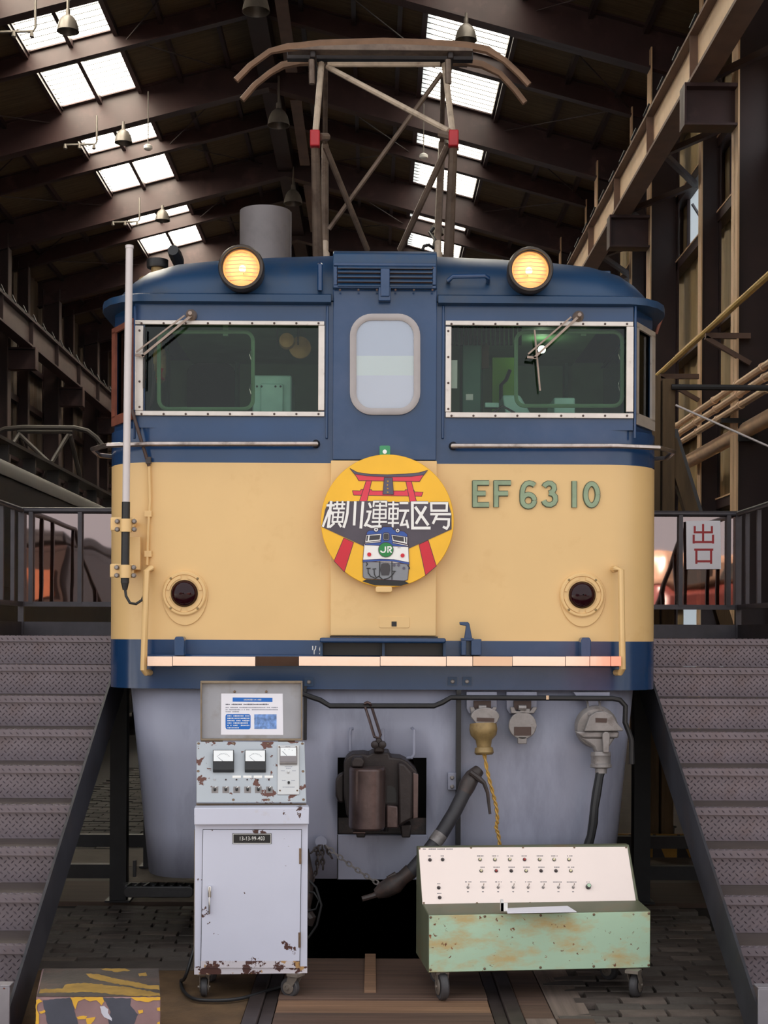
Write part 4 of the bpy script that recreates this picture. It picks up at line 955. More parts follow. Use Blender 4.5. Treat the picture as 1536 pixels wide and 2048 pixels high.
# ---- jumper sockets under the lower band
def zj(u, v): return (860+u*.29948, 1360+v*.29948)
def jpoly(mb, pts, d0, d1): return ppoly(mb, [zj(*p_) for p_ in pts], d0, d1)
for (u0, plug) in ((345, True), (612, False)):
    du = u0-345
    J = jpoly(MB(), [(244+du,80),(448+du,80),(448+du,180),(430+du,225),(262+du,225),(244+du,190)], .0, .05).build('jumper_socket', 'skirt_grey', LOCO, bevel=.004)
    jpoly(MB(), [(290+du,138),(405+du,138),(405+du,195),(290+du,195)], -.03, .0).build('socket_box', 'plate_brown', J)
    jpoly(MB(), [(262+du,178),(290+du,178),(300+du,205),(330+du,205),(330+du,188),(395+du,188),(395+du,205),(415+du,178),(440+du,178),(440+du,190),(420+du,220),(270+du,220)], -.05, -.02).build('socket_hinge', 'cast_grey', J, bevel=.004)
    MB().tube([fp(*zj(325+du,185),-.05), fp(*zj(375+du,185),-.05)], .014, 8).build('hinge_spring', 'cast_grey', J)
    if plug:
        jpoly(MB(), arc(360,240,95,180,360,10,62)+[(440,275),(400,300),(340,300),(300,285)], -.09, -.03).build('socket_lid', 'cast_grey', J, bevel=.004)
        jpoly(MB(), [(305,244),(420,248),(418,272),(304,268)], -.094, -.09).build('lid_plate', 'plate_brown', J)
        PL = MB().lathe(fp(*zj(355,290),-.05), (.03,-.12,-1), [(.068,0),(.072,.03),(.066,.06),(.042,.085),(.036,.12),(.046,.125),(.05,.15),(.042,.16),(.02,.155)], 20).build('jumper_plug', 'brass', J)
    else:
        jpoly(MB(), arc(612,300,93,0,360,28,92), -.05, -.03).build('socket_lid', 'cast_grey', J, bevel=.004)
        jpoly(MB(), [(555,308),(668,308),(668,366),(555,366)], -.054, -.05).build('lid_plate', 'plate_brown', J)
        jpoly(MB(), [(580,375),(640,375),(640,422),(580,422)], -.05, -.02).build('lid_tongue', 'cast_grey', J, bevel=.003)
# twisted yellow lead from the small plug
lead = [(965,1493),(968,1505),(974,1540),(980,1565),(988,1595),(993,1615),(995,1640),(992,1655),(997,1670),(1000,1695)]
pts = []
for (a, b) in zip(lead, lead[1:]):
    for j in range(6): pts.append(fp(a[0]+(b[0]-a[0])*j/6, a[1]+(b[1]-a[1])*j/6, -.08-.5*max(0, (a[1]-1640))/200*0))
for ph in (0, math.pi):
    MB().tube([p_+Vector((.0055*math.cos(i*.9+ph), .0055*math.sin(i*.9+ph), 0)) for i, p_ in enumerate(pts)], .0055, 6).build('twisted_lead', 'cable_yellow', PL)
# large power socket
J = jpoly(MB(), [(960,82),(1200,82),(1200,110),(1130,150),(1130,210),(1060,210),(1060,150),(985,120)], .0, .05).build('power_socket', 'skirt_grey', LOCO)
c = fp(*zj(1100,300), .0)
MB().lathe(c, (0,-1,-.15), [(.09,0),(.108,.02),(.11,.06),(.10,.08),(.06,.085)], 28).build('socket_drum', 'cast_grey', J)
jpoly(MB(), [(1010,320),(1040,235),(1080,205),(1140,198),(1195,225),(1220,275),(1262,318),(1262,330),(1005,332)], -.13, -.09).build('socket_lid', 'cast_grey', J, bevel=.006)
jpoly(MB(), [(1080,243),(1155,246),(1152,274),(1080,272)], -.134, -.13).build('lid_plate', 'plate_brown', J)
jpoly(MB(), [(950,335),(1240,335),(1235,378),(1000,378)], -.11, -.05).build('socket_band', 'cast_grey', J, bevel=.008)
jpoly(MB(), [(990,375),(1215,375),(1170,450),(1165,480),(1085,480),(1070,440)], -.10, -.03).build('plug_neck', 'cast_grey', J, bevel=.012)
for u in (1050, 1130): MB().tube([fp(*zj(u,140),-.02), fp(*zj(u+15,240),-.11)], .006, 6).build('lid_spring', 'cast_grey', J)
jpoly(MB(), arc(1148,358,24,180,360,8)+[(1166,472),(1128,470)], -.14, -.12).build('plug_latch', 'cast_grey', J, bevel=.003)
MB().lathe(fp(*zj(1140,480),-.08), (.0,-.1,-1), [(.05,0),(.053,.02),(.05,.025),(.05,.06),(.055,.065),(.055,.08),(.03,.085),(.03,.11)], 20).build('plug_collar', 'cast_grey', J)
PC = MB().tube([fp(*zj(1142,590),-.09), fp(*zj(1130,650),-.1), fp(*zj(1112,760),-.11), fp(*zj(1098,850),-.12), fp(*zj(1090,950),-.12), fp(*zj(1075,1040),-.12), fp(*zj(1060,1090),-.12), fp(*zj(1040,1160),-.12)], [.026,.022,.024,.022,.024,.022,.024,.022], 10).build('power_cable', 'cable_black', J)

# ---- black foot step under the skirt
ST = ppoly(MB(), rrect(246,1775,385,1797,9), .02, .045).build('foot_step', 'black_iron', LOCO, bevel=.004)
for i in range(8):
    u = 252+i*18; MB().bar(fp(u,1777,.04), fp(u+10,1770,.28), .012, .03).build('step_bar', 'black_iron', ST)
prect(MB(), 246, 1766, 385, 1774, .28, .3).build('step_back', 'black_iron', ST)
MB().box(fx(250), fx(256), F+.28, F+.3, fz(1774), fz(1740)).box(fx(374), fx(380), F+.28, F+.3, fz(1774), fz(1740)).build('step_hanger', 'black_iron', ST)

# ---- pantograph
YH = 9.35
PN = MB().box(-.75, .75, 9.2, 9.26, 3.76, 3.82).box(-.75, .75, 10.2, 10.26, 3.76, 3.82).build('pantograph', 'panto_steel', LOCO)
def pt(nm, pts, r, m_, n=8): return MB().tube([P(*p_) for p_ in pts], r, n).build(nm, m_, PN)
for (Y, e) in ((9.35, [(472,161),(500,132),(540,103),(575,95),(600,93),(640,88),(768,84),(880,88),(935,92),(975,100),(1010,122),(1040,150),(1058,170)]),
               (9.75, [(484,200),(510,170),(540,146),(565,131),(600,124),(640,122),(768,120),(880,124),(930,124),(965,130),(1000,148),(1030,180),(1050,206)])):
    MB().tube([P(x, y, Y) for x, y in e], [.022]*3+[.028]*7+[.022]*3, 8).build('collector_horn', 'panto_copper', PN)
MB().box(P(575,100,9.35).x, P(945,100,9.35).x, 9.33, 9.42, P(768,98,9.35).z-.015, P(768,90,9.35).z).build('collector_strip', 'panto_steel', PN)
MB().box(P(575,100,9.55).x, P(945,100,9.55).x, 9.5, 9.56, P(768,112,9.5).z-.02, P(768,104,9.5).z).build('collector_strip', 'coupler_dark', PN)
MB().box(P(600,118,9.75).x, P(935,118,9.75).x, 9.71, 9.8, P(768,128,9.75).z, P(768,120,9.75).z).build('collector_strip', 'panto_steel', PN)
for x_ in (627, 900):
    MB().box(P(x_-6,100,9.45).x, P(x_+6,100,9.45).x, 9.35, 9.78, P(768,128,9.45).z, P(768,112,9.45).z).build('head_bracket', 'coupler_dark', PN, bevel=.008)
    pt('spring_box', [(x_-4,120,9.3),(x_-3,168,9.3)], .02, 'panto_steel')
pt('head_shaft', [(655,129,9.5),(880,129,9.5)], .017, 'panto_pale')
kl, kr = (630,278,8.85), (907,278,8.85)
for (kn, hd, lo) in ((kl, (643,128,9.5), (636,512,9.3)), (kr, (889,130,9.5), (897,514,9.3))):
    pt('upper_arm', [kn, hd], .02, 'panto_pale'); pt('lower_arm', [kn, lo], [.026,.034], 'panto_steel')
    c = Vector(P(*kn)); MB().box(c.x-.03, c.x+.03, c.y-.03, c.y+.03, c.z-.05, c.z+.05).build('knee_clamp', 'red_paint', PN, bevel=.008)
for (hd, kn, lo) in (((651,132,9.6),(650,290,10.4),(650,500,9.95)), ((886,150,9.6),(884,285,10.4),(874,505,9.95))):
    pt('upper_arm', [hd, kn], .017, 'panto_steel'); pt('lower_arm', [kn, lo], .026, 'panto_steel')
pt('cross_brace', [(655,134,9.5),(897,262,8.88)], .018, 'panto_pale')
pt('cross_brace', [(884,146,9.6),(658,458,9.95)], .016, 'panto_steel')
pt('cross_brace', [(650,292,8.9),(735,500,9.5)], .019, 'panto_steel')
pt('cross_brace', [(896,290,8.9),(800,500,9.5)], .021, 'panto_steel')
pt('knee_shaft', [(640,274,8.85),(655,274,8.9)], .024, 'panto_steel'); pt('knee_shaft', [(880,268,8.9),(905,274,8.85)], .024, 'panto_steel')
for x_ in (650, 876): MB().lathe(P(x_,512,9.4), (0,0,1), [(.03,-.05),(.03,.02),(.022,.03),(.022,.09),(.015,.1)], 12).build('insulator', 'panto_pale', PN)
pt('air_pipe', [(845,500,9.6),(848,492,9.6),(858,490,9.6),(866,496,9.6),(870,480,9.7),(860,465,9.8),(868,455,9.8)], .012, 'black_iron')

# ---- grey cylinder standing behind the cab roof
c = P(531, 424, 10.8); r = 51*10.8/FPX
t = thing('grey_cylinder', 'plain grey upright cylinder standing on the roof beside the pantograph', 'duct', (c.x, 10.8, 3.69))
MB().lathe((c.x, 10.8, 3.69), (0,0,1), [(r,0),(r,c.z-3.69),(r-.008,c.z-3.69),(r-.008,c.z-3.75)], 40).build('shell', 'grey_paint', t)
MB().box(c.x+r-.012, c.x+r+.004, 10.79, 10.81, 3.69, c.z).build('seam', 'grey_paint', t)
# ================================================================== HEAD MARK
HM = thing('head_mark', 'round yellow head mark with red shrine gate, hung on the door', 'sign', fp(775, 1174, -.07))
YD = F-.085
def hm(u, v, l=0): p_ = fp(620+u*.20182, 880+v*.20182, -.085); return Vector((p_.x, YD-.0008*l, p_.z))
def hq(u, v, l=0): p_ = fp(640+u*.17578, 1000+v*.17578, -.085); return Vector((p_.x, YD-.0008*l, p_.z))
cc = fp(774.8, 1041.8, -.085); R_ = 133*(F-.085)/FPX
MB().lathe(Vector((cc.x, YD, cc.z)), (0,-1,0), [(R_*.98,-.022),(R_,-.02),(R_,-.003),(R_*.993,0),(.001,0)], 72).build('disc', 'hm_yellow', HM)
def hpoly(pts, l, m_, nm, line=True):
    if line:
        mb = MB(); strips(mb, [pts+[pts[0]]], 5, lambda u, v: hm(u, v, l+.3), (0,-.0003,0)); mb.build(nm+'_outline', 'hm_line', HM)
    MB().prism([hm(u, v, l) for u, v in pts], (0,-.0004,0)).build(nm, m_, HM)
hpoly([(335,970),(432,1015),(340,1308),(238,1200)], 1, 'hm_crimson', 'red_bar'); hpoly([(1080,1035),(1172,992),(1252,1250),(1145,1342)], 1, 'hm_crimson', 'red_bar')
hpoly([(420,502),(498,505),(505,490),(610,492),(615,505),(940,505),(945,492),(1030,495),(1035,514),(1120,517),(1105,558),(432,546)], 1, 'hm_red', 'gate_beam')
hpoly([(558,400),(612,400),(556,640),(515,665),(484,625)], 2, 'hm_red', 'gate_post'); hpoly([(948,400),(1002,400),(1055,612),(990,612)], 2, 'hm_red', 'gate_post')
hpoly([(440,335),(560,352),(770,360),(1000,358),(1132,340),(1105,378),(1085,412),(482,402),(468,375)], 3, 'hm_red', 'gate_lintel')
hpoly([(395,282),(470,322),(600,340),(770,344),(950,337),(1080,325),(1165,300),(1130,345),(1000,362),(770,366),(560,356),(440,337)], 4, 'hm_slate', 'gate_roof')
hpoly([(736,372),(816,375),(828,541),(722,538)], 5, 'hm_slate', 'gate_plaque')
for i, ch in enumerate('熊野神社'):
    text(ch, .0088, lambda x, y, i=i: hm(770+x*1940, 412+i*36-y*1940, 6), 'hm_yellow', 'plaque_letter', HM, .0003, .0002)
hpoly([(118,862),(150,690),(185,612),(560,604),(760,612),(1180,620),(1372,622),(1402,740),(1402,885),(975,1078),(545,1058)], 3, 'hm_dark', 'letter_shadow', False)
big = [(30,[(128,12),(92,318)]),(26,[(75,62),(168,62)]),(26,[(106,112),(32,306)]),(24,[(120,120),(142,165)]),(22,[(162,48),(288,48)]),(22,[(198,12),(193,95)]),(22,[(258,12),(252,95)]),(22,[(148,98),(284,98)]),
 (20,[(152,142),(272,142)]),(18,[(148,196),(264,196)]),(20,[(140,250),(256,250)]),(20,[(152,132),(140,260)]),(20,[(215,95),(197,255)]),(20,[(270,132),(252,260)]),(26,[(165,262),(108,312)]),(26,[(212,262),(242,308)]),
 (30,[(322,12),(312,150),(296,230),(268,316)]),(30,[(402,15),(388,290)]),(32,[(490,18),(464,325)]),
 (26,[(558,32),(580,92)]),(24,[(528,132),(588,132)]),(28,[(572,122),(552,215),(508,300)]),(28,[(528,282),(585,305),(700,300)]),
 (22,[(608,20),(762,20)]),(20,[(614,12),(608,80)]),(20,[(754,12),(754,80)]),(20,[(630,66),(742,66)]),(20,[(606,112),(756,112)]),(18,[(600,160),(756,160)]),(20,[(602,208),(752,208)]),(20,[(612,100),(604,215)]),(20,[(748,100),(748,215)]),(20,[(684,20),(674,296)]),(22,[(588,250),(762,250)]),
 (22,[(774,50),(894,50)]),(20,[(784,98),(894,98)]),(18,[(782,158),(890,158)]),(20,[(780,214),(888,214)]),(20,[(790,88),(784,224)]),(20,[(888,88),(882,224)]),(22,[(834,14),(826,312)]),(22,[(772,262),(898,262)]),
 (26,[(905,36),(1004,36)]),(26,[(900,122),(1014,122)]),(26,[(980,122),(924,282)]),(24,[(908,286),(998,276)]),(26,[(982,226),(1004,322)]),
 (30,[(1040,32),(1230,32)]),(32,[(1050,18),(1052,336)]),(32,[(1040,320),(1258,320)]),(32,[(1082,78),(1232,288)]),(32,[(1206,74),(1092,272)]),
 (26,[(1252,38),(1458,38)]),(26,[(1264,28),(1268,128)]),(26,[(1444,28),(1440,128)]),(26,[(1256,122),(1454,122)]),(28,[(1254,162),(1490,162)]),(28,[(1334,165),(1284,272)]),(26,[(1312,216),(1478,220)]),(28,[(1466,210),(1462,290),(1440,326),(1398,304)])]
mb = MB(); strips(mb, [(w+9, l) for w, l in big], 30, lambda u, v: hq(u, v, 4), (0,-.0004,0)); mb.build('title_outline', 'hm_line', HM)
mb = MB(); strips(mb, big, 30, lambda u, v: hq(u, v, 5), (0,-.0006,0)); mb.build('title_lettering', 'white', HM)
# little engine painted on the disc
hpoly([(560,1380),(935,1396),(982,1420),(900,1446),(640,1440),(518,1400)], 4, 'black', 'engine_shadow', False)
hpoly([(525,1196),(982,1222),(968,1385),(930,1396),(542,1372),(525,1355)], 5, 'hm_grey', 'engine_skirt')
hpoly([(538,1030),(975,1052),(982,1228),(523,1200)], 6, 'white', 'engine_body')
hpoly([(523,1190),(700,1180),(830,1185),(982,1215),(982,1234),(820,1203),(700,1200),(523,1210)], 8, 'hm_blue', 'engine_band')
hpoly([(545,1040),(562,918),(582,898),(700,890),(722,862),(810,862),(830,892),(930,906),(965,935),(972,1058)], 7, 'hm_blue', 'engine_roof')
for (q, w_) in (([(556,942),(708,930),(700,998),(545,1018)], [(592,948),(696,940),(690,988),(585,996)]), ([(806,938),(966,962),(964,1034),(818,1002)], [(816,948),(928,962),(932,1010),(828,992)])):
    hpoly(q, 9, 'white', 'engine_window_frame'); hpoly(w_, 10, 'hm_window', 'engine_window', False)
hpoly([(562,950),(578,949),(570,1000),(556,1002)], 10, 'hm_window', 'engine_window', False); hpoly([(938,962),(954,966),(956,1018),(942,1014)], 10, 'hm_window', 'engine_window', False)
hpoly([(540,1016),(700,1003),(702,1013),(540,1027)], 9, 'white', 'engine_line'); hpoly([(818,1012),(972,1040),(972,1052),(818,1022)], 9, 'white', 'engine_line')
hpoly(rrect(724,920,786,994,18), 9, 'hm_grey', 'engine_window_frame'); hpoly(rrect(732,930,778,986,12), 10, 'hm_window', 'engine_window', False)
hpoly(arc(752,1088,73,0,360,36)[:-1], 10, 'hm_green', 'round_emblem')
mb = MB(); strips(mb, [[(747,1056),(747,1096),(738,1112),(716,1114),(698,1098)],[(772,1118),(772,1060),(798,1060),(806,1072),(798,1086),(772,1088)],[(784,1088),(808,1118)]], 13, lambda u, v: hm(u, v, 11), (0,-.0006,0)); mb.build('emblem_lettering', 'white', HM)
text('EF63 1', .0062, lambda x, y: hm(885+x*1940, 1068-y*1940, 9), 'hm_slate', 'engine_number', HM, .0003)
for (u, v, r, m_) in ((655,888,22,'white'),(655,888,9,'hm_slate'),(868,898,20,'white'),(868,898,9,'hm_slate'),(587,1135,20,'hm_crimson'),(917,1145,20,'hm_crimson')):
    hpoly(arc(u,v,r,0,360,18)[:-1], 11 if m_ != 'hm_slate' else 12, m_, 'engine_lamp', m_ == 'white')
hpoly([(705,1232),(725,1222),(775,1222),(792,1240),(795,1290),(782,1340),(710,1342),(695,1285)], 9, 'hm_window', 'engine_coupler', False)
mb = MB(); strips(mb, [[(575,1278),(578,1318),(600,1350),(640,1368)],[(635,1285),(638,1330),(655,1365)],[(838,1305),(815,1340),(780,1368),(730,1382)],[(640,1380),(680,1350),(720,1382)],[(560,1272),(600,1272)],[(618,1280),(655,1276)],[(812,1300),(850,1302)],[(560,1215),(570,1230),(556,1250)],[(965,1240),(985,1262),(985,1280)],[(692,1205),(688,1360)],[(812,1205),(812,1385)]], 9, lambda u, v: hm(u, v, 9), (0,-.0004,0)); mb.build('engine_hoses', 'black', HM)
for (u, v) in ((835,1240),(878,1240),(930,1270)): hpoly(arc(u,v,14,0,360,14)[:-1], 9, 'hm_slate', 'engine_socket', False)
TB = ppoly(MB(), rrect(759,895,780,925,3), -.075, -.062).build('hanger_tab', 'tab_green', HM)
MB().lathe(fp(769.5,903.5,-.075), (0,-1,0), [(.011,0),(.011,.003),(.002,.004)], 16).build('tab_hole', 'white', TB)
RS = ppoly(MB(), rrect(751,1174,784,1186,4), -.10, -.028).build('sign_rest', 'cream', LOCO, bevel=.004)
KP = ppoly(MB(), rrect(758,1233,819,1256,4), -.031, -.02).build('key_plate', 'cream', DOOR, bevel=.002)
prect(MB(), 783, 1243, 793, 1253, -.033, -.02).build('key_hole', 'black', KP)

# ================================================================== generic tilted plane fitted to pixels
class Pl:
    def __init__(self, o, n): self.o = Vector(o); self.n = Vector(n).normalized()
    def hit(self, px, py, off=0.):
        d = CR @ Vector(((px-768)/FPX, (1265-py)/FPX, -1)); t_ = (self.o-CAMP).dot(self.n)/d.dot(self.n)
        return CAMP+d*t_+self.n*off
    def poly(self, mb, pts, d0, d1): return mb.prism([self.hit(x, y, d0) for x, y in pts], self.n*(d1-d0))
    def rect(self, mb, x0, y0, x1, y1, d0, d1): return self.poly(mb, [(x0,y0),(x1,y0),(x1,y1),(x0,y1)], d0, d1)
    def disc(self, px, py, prof, n=16): return MB().lathe(self.hit(px, py), self.n, prof, n)
def axes(a):
    a = math.radians(a); return Vector((math.cos(a), math.sin(a), 0)), Vector((-math.sin(a), math.cos(a), 0))
def caster(par, c, r, w, head, yaw, zt):
    """swivel caster touching the floor at c (x,y)"""
    rt, bk = axes(yaw); x = Vector((c[0], c[1], r))
    wh = MB().lathe(x-rt*w/2, rt, [(r*.55,0),(r*.9,0),(r,w*.2),(r,w*.8),(r*.9,w),(r*.55,w)], 24).build('caster', 'caster_rubber', par)
    MB().lathe(x-rt*(w/2+.003), rt, [(r*.62,0),(r*.58,-.002),(r*.3,-.004),(r*.3,w+.010),(r*.58,w+.008),(r*.62,w+.006)], 20).build('caster_hub', 'caster_metal', wh)
    hd = x+bk*head
    mb = MB()
    for sg in (-1, 1):
        o = rt*(sg*(w/2+.006)); tp = Vector((hd.x, hd.y, zt-.008))
        mb.prism([x+o-bk*.012+Vector((0,0,-.012)), x+o+bk*.014+Vector((0,0,-.012)), tp+o+bk*.028, tp+o-bk*.028], rt*.003)
    mb.prism([Vector((hd.x,hd.y,zt-.014))+rt*a+bk*b for a, b in ((-.03,-.03),(.03,-.03),(.03,.03),(-.03,.03))], (0,0,.014))
    mb.tube([x-rt*(w/2+.014), x+rt*(w/2+.014)], .007, 8)
    mb.build('caster_fork', 'caster_metal', wh)

# ================================================================== TEST CABINET (white)
rt, bk = axes(4.0); nf = -bk
CF = Pl(P(500, 1948, 6.52), nf)
bl = CF.hit(388.5, 1949); br = CF.hit(614.5, 1949); tl = CF.hit(390, 1648)
wC = (br-bl).dot(rt); hB = bl.z; hT = tl.z
CB = thing('test_cabinet', 'chipped white test cabinet on casters with open lid and two meters', 'cabinet', (bl+rt*wC/2+bk*.2)*1.0-Vector((0,0,bl.z)))
def cl(u, v, w, bl=bl, rt=rt, bk=bk): return Vector((bl.x, bl.y, 0))+rt*u+bk*v+Vector((0,0,w))
MB().fbox(cl, 0, wC, 0, .40, hB, hT+.01).build('body', 'cab_white', CB, bevel=.003)
MB().fbox(cl, 0, wC, -.0025, .0, hB, hB+.03).build('bottom_rim', 'cab_low', CB)
MB().fbox(cl, -.004, .0, .02, .38, hB+.02, hT-.03).build('side_panel', 'cab_edge', CB)
zl1 = CF.hit(400, 1614).z
MB().fbox(cl, -.002, wC+.004, -.035, .06, hT, zl1).build('front_ledge', 'cab_white', CB, bevel=.004)
dg = [(406.5,1659.5),(602.5,1659.5),(599,1935),(402,1935)]
CF.poly(MB(), [(405.5,1658.5),(603.5,1658.5),(600.2,1936),(400.8,1936)], .0004, .0012).build('door_gap', 'black', CB)
DR = CF.poly(MB(), dg, .001, .009).build('door', 'cab_white_clean', CB, bevel=.0015)
CF.poly(MB(), [(402,1921),(599,1921),(599,1934.6),(402,1934.6)], .009, .0094).build('door_bottom_wear', 'cab_low', DR)
np_ = CF.rect(MB(), 465, 1666, 543, 1687, .009, .012).build('number_plate', 'black', DR, bevel=.001)
mb = MB()
for r_ in ((466,1667,542,1667.8),(466,1685.4,542,1686.2),(466,1667,466.8,1686.2),(541.2,1667,542,1686.2)): CF.rect(mb, *r_, .012, .0126)
mb.build('plate_border', 'white', np_)
o_ = CF.hit(504, 1676.6, .0122)
text('13-13-99-403', .025, lambda x, y, rt=rt: o_+rt*x+Vector((0,0,y)), 'white', 'plate_lettering', np_, .0006, .0002, sx=.78, spacing=1.08)
for (x_, y0, y1) in ((600.5,1696,1727),(599,1864,1894)): MB().tube([CF.hit(x_,y0,.008), CF.hit(x_,y1,.008)], .006, 8).build('hinge', 'screw', DR)
hd = CF.rect(MB(), 417.5, 1792, 421, 1826, .012, .03).build('door_handle', 'chrome', DR, bevel=.003)
CF.rect(MB(), 416.5, 1770.5, 423, 1793, .009, .028).build('handle_top', 'chrome', hd, bevel=.003)
# sloping instrument panel
pa, pb = P(500, 1604, 6.56), P(500, 1483, 6.79)
pn = rt.cross((pb-pa).normalized()).normalized()
if pn.y > 0: pn = -pn
CP = Pl(pa, pn)
q = [CP.hit(392.9,1483), CP.hit(609,1483), CP.hit(612.6,1604), CP.hit(392.9,1604)]
mb = MB(); bot = [Vector((p_.x, p_.y, hT)) for p_ in q]; mb.hexa([bot[3]+bk*.05, bot[2]+bk*.05, bot[1]+bk*.02, bot[0]+bk*.02, q[3]+bk*.02-Vector((0,0,.0)), q[2]+bk*.02, q[1]+Vector((0,0,-.006)), q[0]+Vector((0,0,-.006))]); mb.build('panel_case', 'cab_edge', CB)
mb = MB(); mb.prism(q, -pn*.012); PN_ = mb.build('instrument_panel', 'panel_chipped', CB, bevel=.002)
def z5(u, v): return (370+u*.17578, 1340+v*.17578)
def cdots(pts, r, m_, nm, par, h=.004):
    mb = MB()
    for p_ in pts: mb.lathe(CP.hit(*z5(*p_)), pn, [(r,0),(r,h*.5),(r*.5,h)], 10)
    return mb.build(nm, m_, par, kind='stuff')
cdots([(155,838),(552,836),(944,838),(1335,840),(150,1152),(1342,1154),(550,1478),(950,1478),(1348,1476)], .0062, 'screw', 'panel_screws', PN_)
def z5poly(mb, r_, d0, d1): return CP.poly(mb, [z5(r_[0],r_[1]), z5(r_[2],r_[1]), z5(r_[2],r_[3]), z5(r_[0],r_[3])], d0, d1)
for x0 in (318, 680):
    M_ = z5poly(MB(), (x0,940,x0+240,1168), 0, .022).build('meter', 'bakelite', PN_, bevel=.002)
    z5poly(MB(), (x0+8,950,x0+230,1070), .022, .0235).build('meter_dial', 'meter_white', M_)
    mb = MB()
    for a_ in range(-50, 51, 10):
        an = math.radians(90+a_); ux, uy = x0+119, 1075
        mb.prism([CP.hit(*z5(ux+math.cos(an)*r_+dx, uy-math.sin(an)*r_), .0236) for r_, dx in ((82,-2),(94,-2),(94,2),(82,2))], pn*.0003)
    strips(mb, [[(x0+60,1030),(x0+119,1075)]], 3, lambda u, v: CP.hit(*z5(u,v), .0236), pn*.0004)
    mb.build('meter_scale', 'ink', M_)
OP = z5poly(MB(), (1052,866,1300,1424), 0, .008).build('operator_unit', 'operator_plate', PN_, bevel=.002)
mt = z5poly(MB(), (1078,908,1276,1090), .008, .022).build('operator_meter', 'cast_grey', OP, bevel=.002)
z5poly(MB(), (1086,916,1262,1012), .022, .023).build('operator_dial', 'meter_white', mt)
z5poly(MB(), (1084,1014,1270,1080), .022, .024).build('operator_cover', 'grey_paint', mt)
mb = MB(); strips(mb, [[(1108,960),(1156,1008)],[(1130,938),(1138,944)],[(1182,932),(1186,940)],[(1222,946),(1216,953)]], 4, lambda u, v: CP.hit(*z5(u,v), .0232), pn*.0004); mb.build('operator_scale', 'ink', mt)
up = (pb-pa).normalized(); o2 = CP.hit(*z5(1168,888), .0082)
text('OPERATOR', .0046, lambda x, y: o2+rt*x+up*y, 'ink', 'operator_lettering', OP, .0004, .0001)
CP.disc(*z5(1174,1182), [(.0065,.008),(.0065,.012),(.003,.02)], 12).build('operator_switch', 'chrome', OP)
CP.disc(*z5(1180,1298), [(.0056,.008),(.0056,.016),(.004,.018)], 14).build('operator_knob', 'bakelite', OP)
cdots([(1072,888),(1266,888),(1080,1384),(1276,1384)], .005, 'screw', 'unit_screws', OP, .012)
mb = MB()
for (a, b, y_) in ((1135,1215,1112),(1150,1200,1130),(1092,1130,1158),(1220,1262,1158),(1104,1140,1270),(1212,1256,1270),(1112,1130,1344),(1140,1250,1344)):
    x_ = a
    while x_ < b: strips(mb, [[(x_,y_),(x_+7,y_)]], 7, lambda u, v: CP.hit(*z5(u,v), .0081), pn*.0003); x_ += 11
mb.build('unit_print', 'ink_pale', OP)
for x0 in (540, 662, 782, 905): z5poly(MB(), (x0,1203,x0+96,1228), 0, .0015).build('name_strip', 'white', PN_)
for x_ in (465, 586, 708, 830, 955): CP.disc(*z5(x_,1250), [(.0038,0),(.0038,.003),(.002,.006)], 12).build('pilot_lamp', 'lamp_dark', PN_)
CP.disc(*z5(335,1252), [(.004,0),(.004,.004),(.0016,.006),(.0016,.014)], 12).build('toggle_switch', 'chrome', PN_)
for x_ in (340, 464, 588, 712, 835, 960):
    z5poly(MB(), (x_-38,1328,x_+38,1400), 0, .001).build('knob_plate', 'cast_grey', PN_)
    kb = CP.disc(*z5(x_,1365), [(.0062,.001),(.006,.012),(.004,.013)], 16).build('knob', 'bakelite', PN_)
    mb = MB(); strips(mb, [[(x_-2,1362),(x_+18,1342)]], 6, lambda u, v: CP.hit(*z5(u,v), .0131), pn*.0005); mb.build('knob_pointer', 'white', kb)
# open lid
LD = Pl(P(500, 1480, 6.81), nf)
mb = MB(); LD.poly(mb, [(401,1364),(603,1364),(605,1480.5),(401,1480.5)], -.02, -.012)
lid = mb.build('lid', 'lid_grey', CB)
mb = MB()
for r_ in ((401,1362,605,1366.5),(401,1477,605,1481),(401,1364,404,1480),(602,1364,605,1480)): LD.rect(mb, *r_, -.03, .016)
mb.build('lid_rim', 'cab_edge', lid, bevel=.002)
dt = MB()
for u in (564, 925): dt.lathe(LD.hit(*z5(u,247), -.012), nf, [(.006,0),(.006,.004),(.003,.006)], 10)
dt.build('lid_rivets', 'screw', lid, kind='stuff')
for (a, b) in ((402,446),(556,590)): MB().tube([LD.hit(a,1481.5,.005), LD.hit(b,1481.5,.005)], .006, 8).build('lid_hinge', 'screw', lid)
# casters and feet
g = PG(408, 1992); caster(CB, (g.x, g.y), .042, .028, .0, 4, hB)
g = PG(580, 1994); caster(CB, (g.x, g.y), .045, .03, -.03, 60, hB)
for u in (.06, wC-.06):
    p_ = cl(u, .34, 0); caster(CB, (p_.x, p_.y), .042, .028, .02, 30, hB)
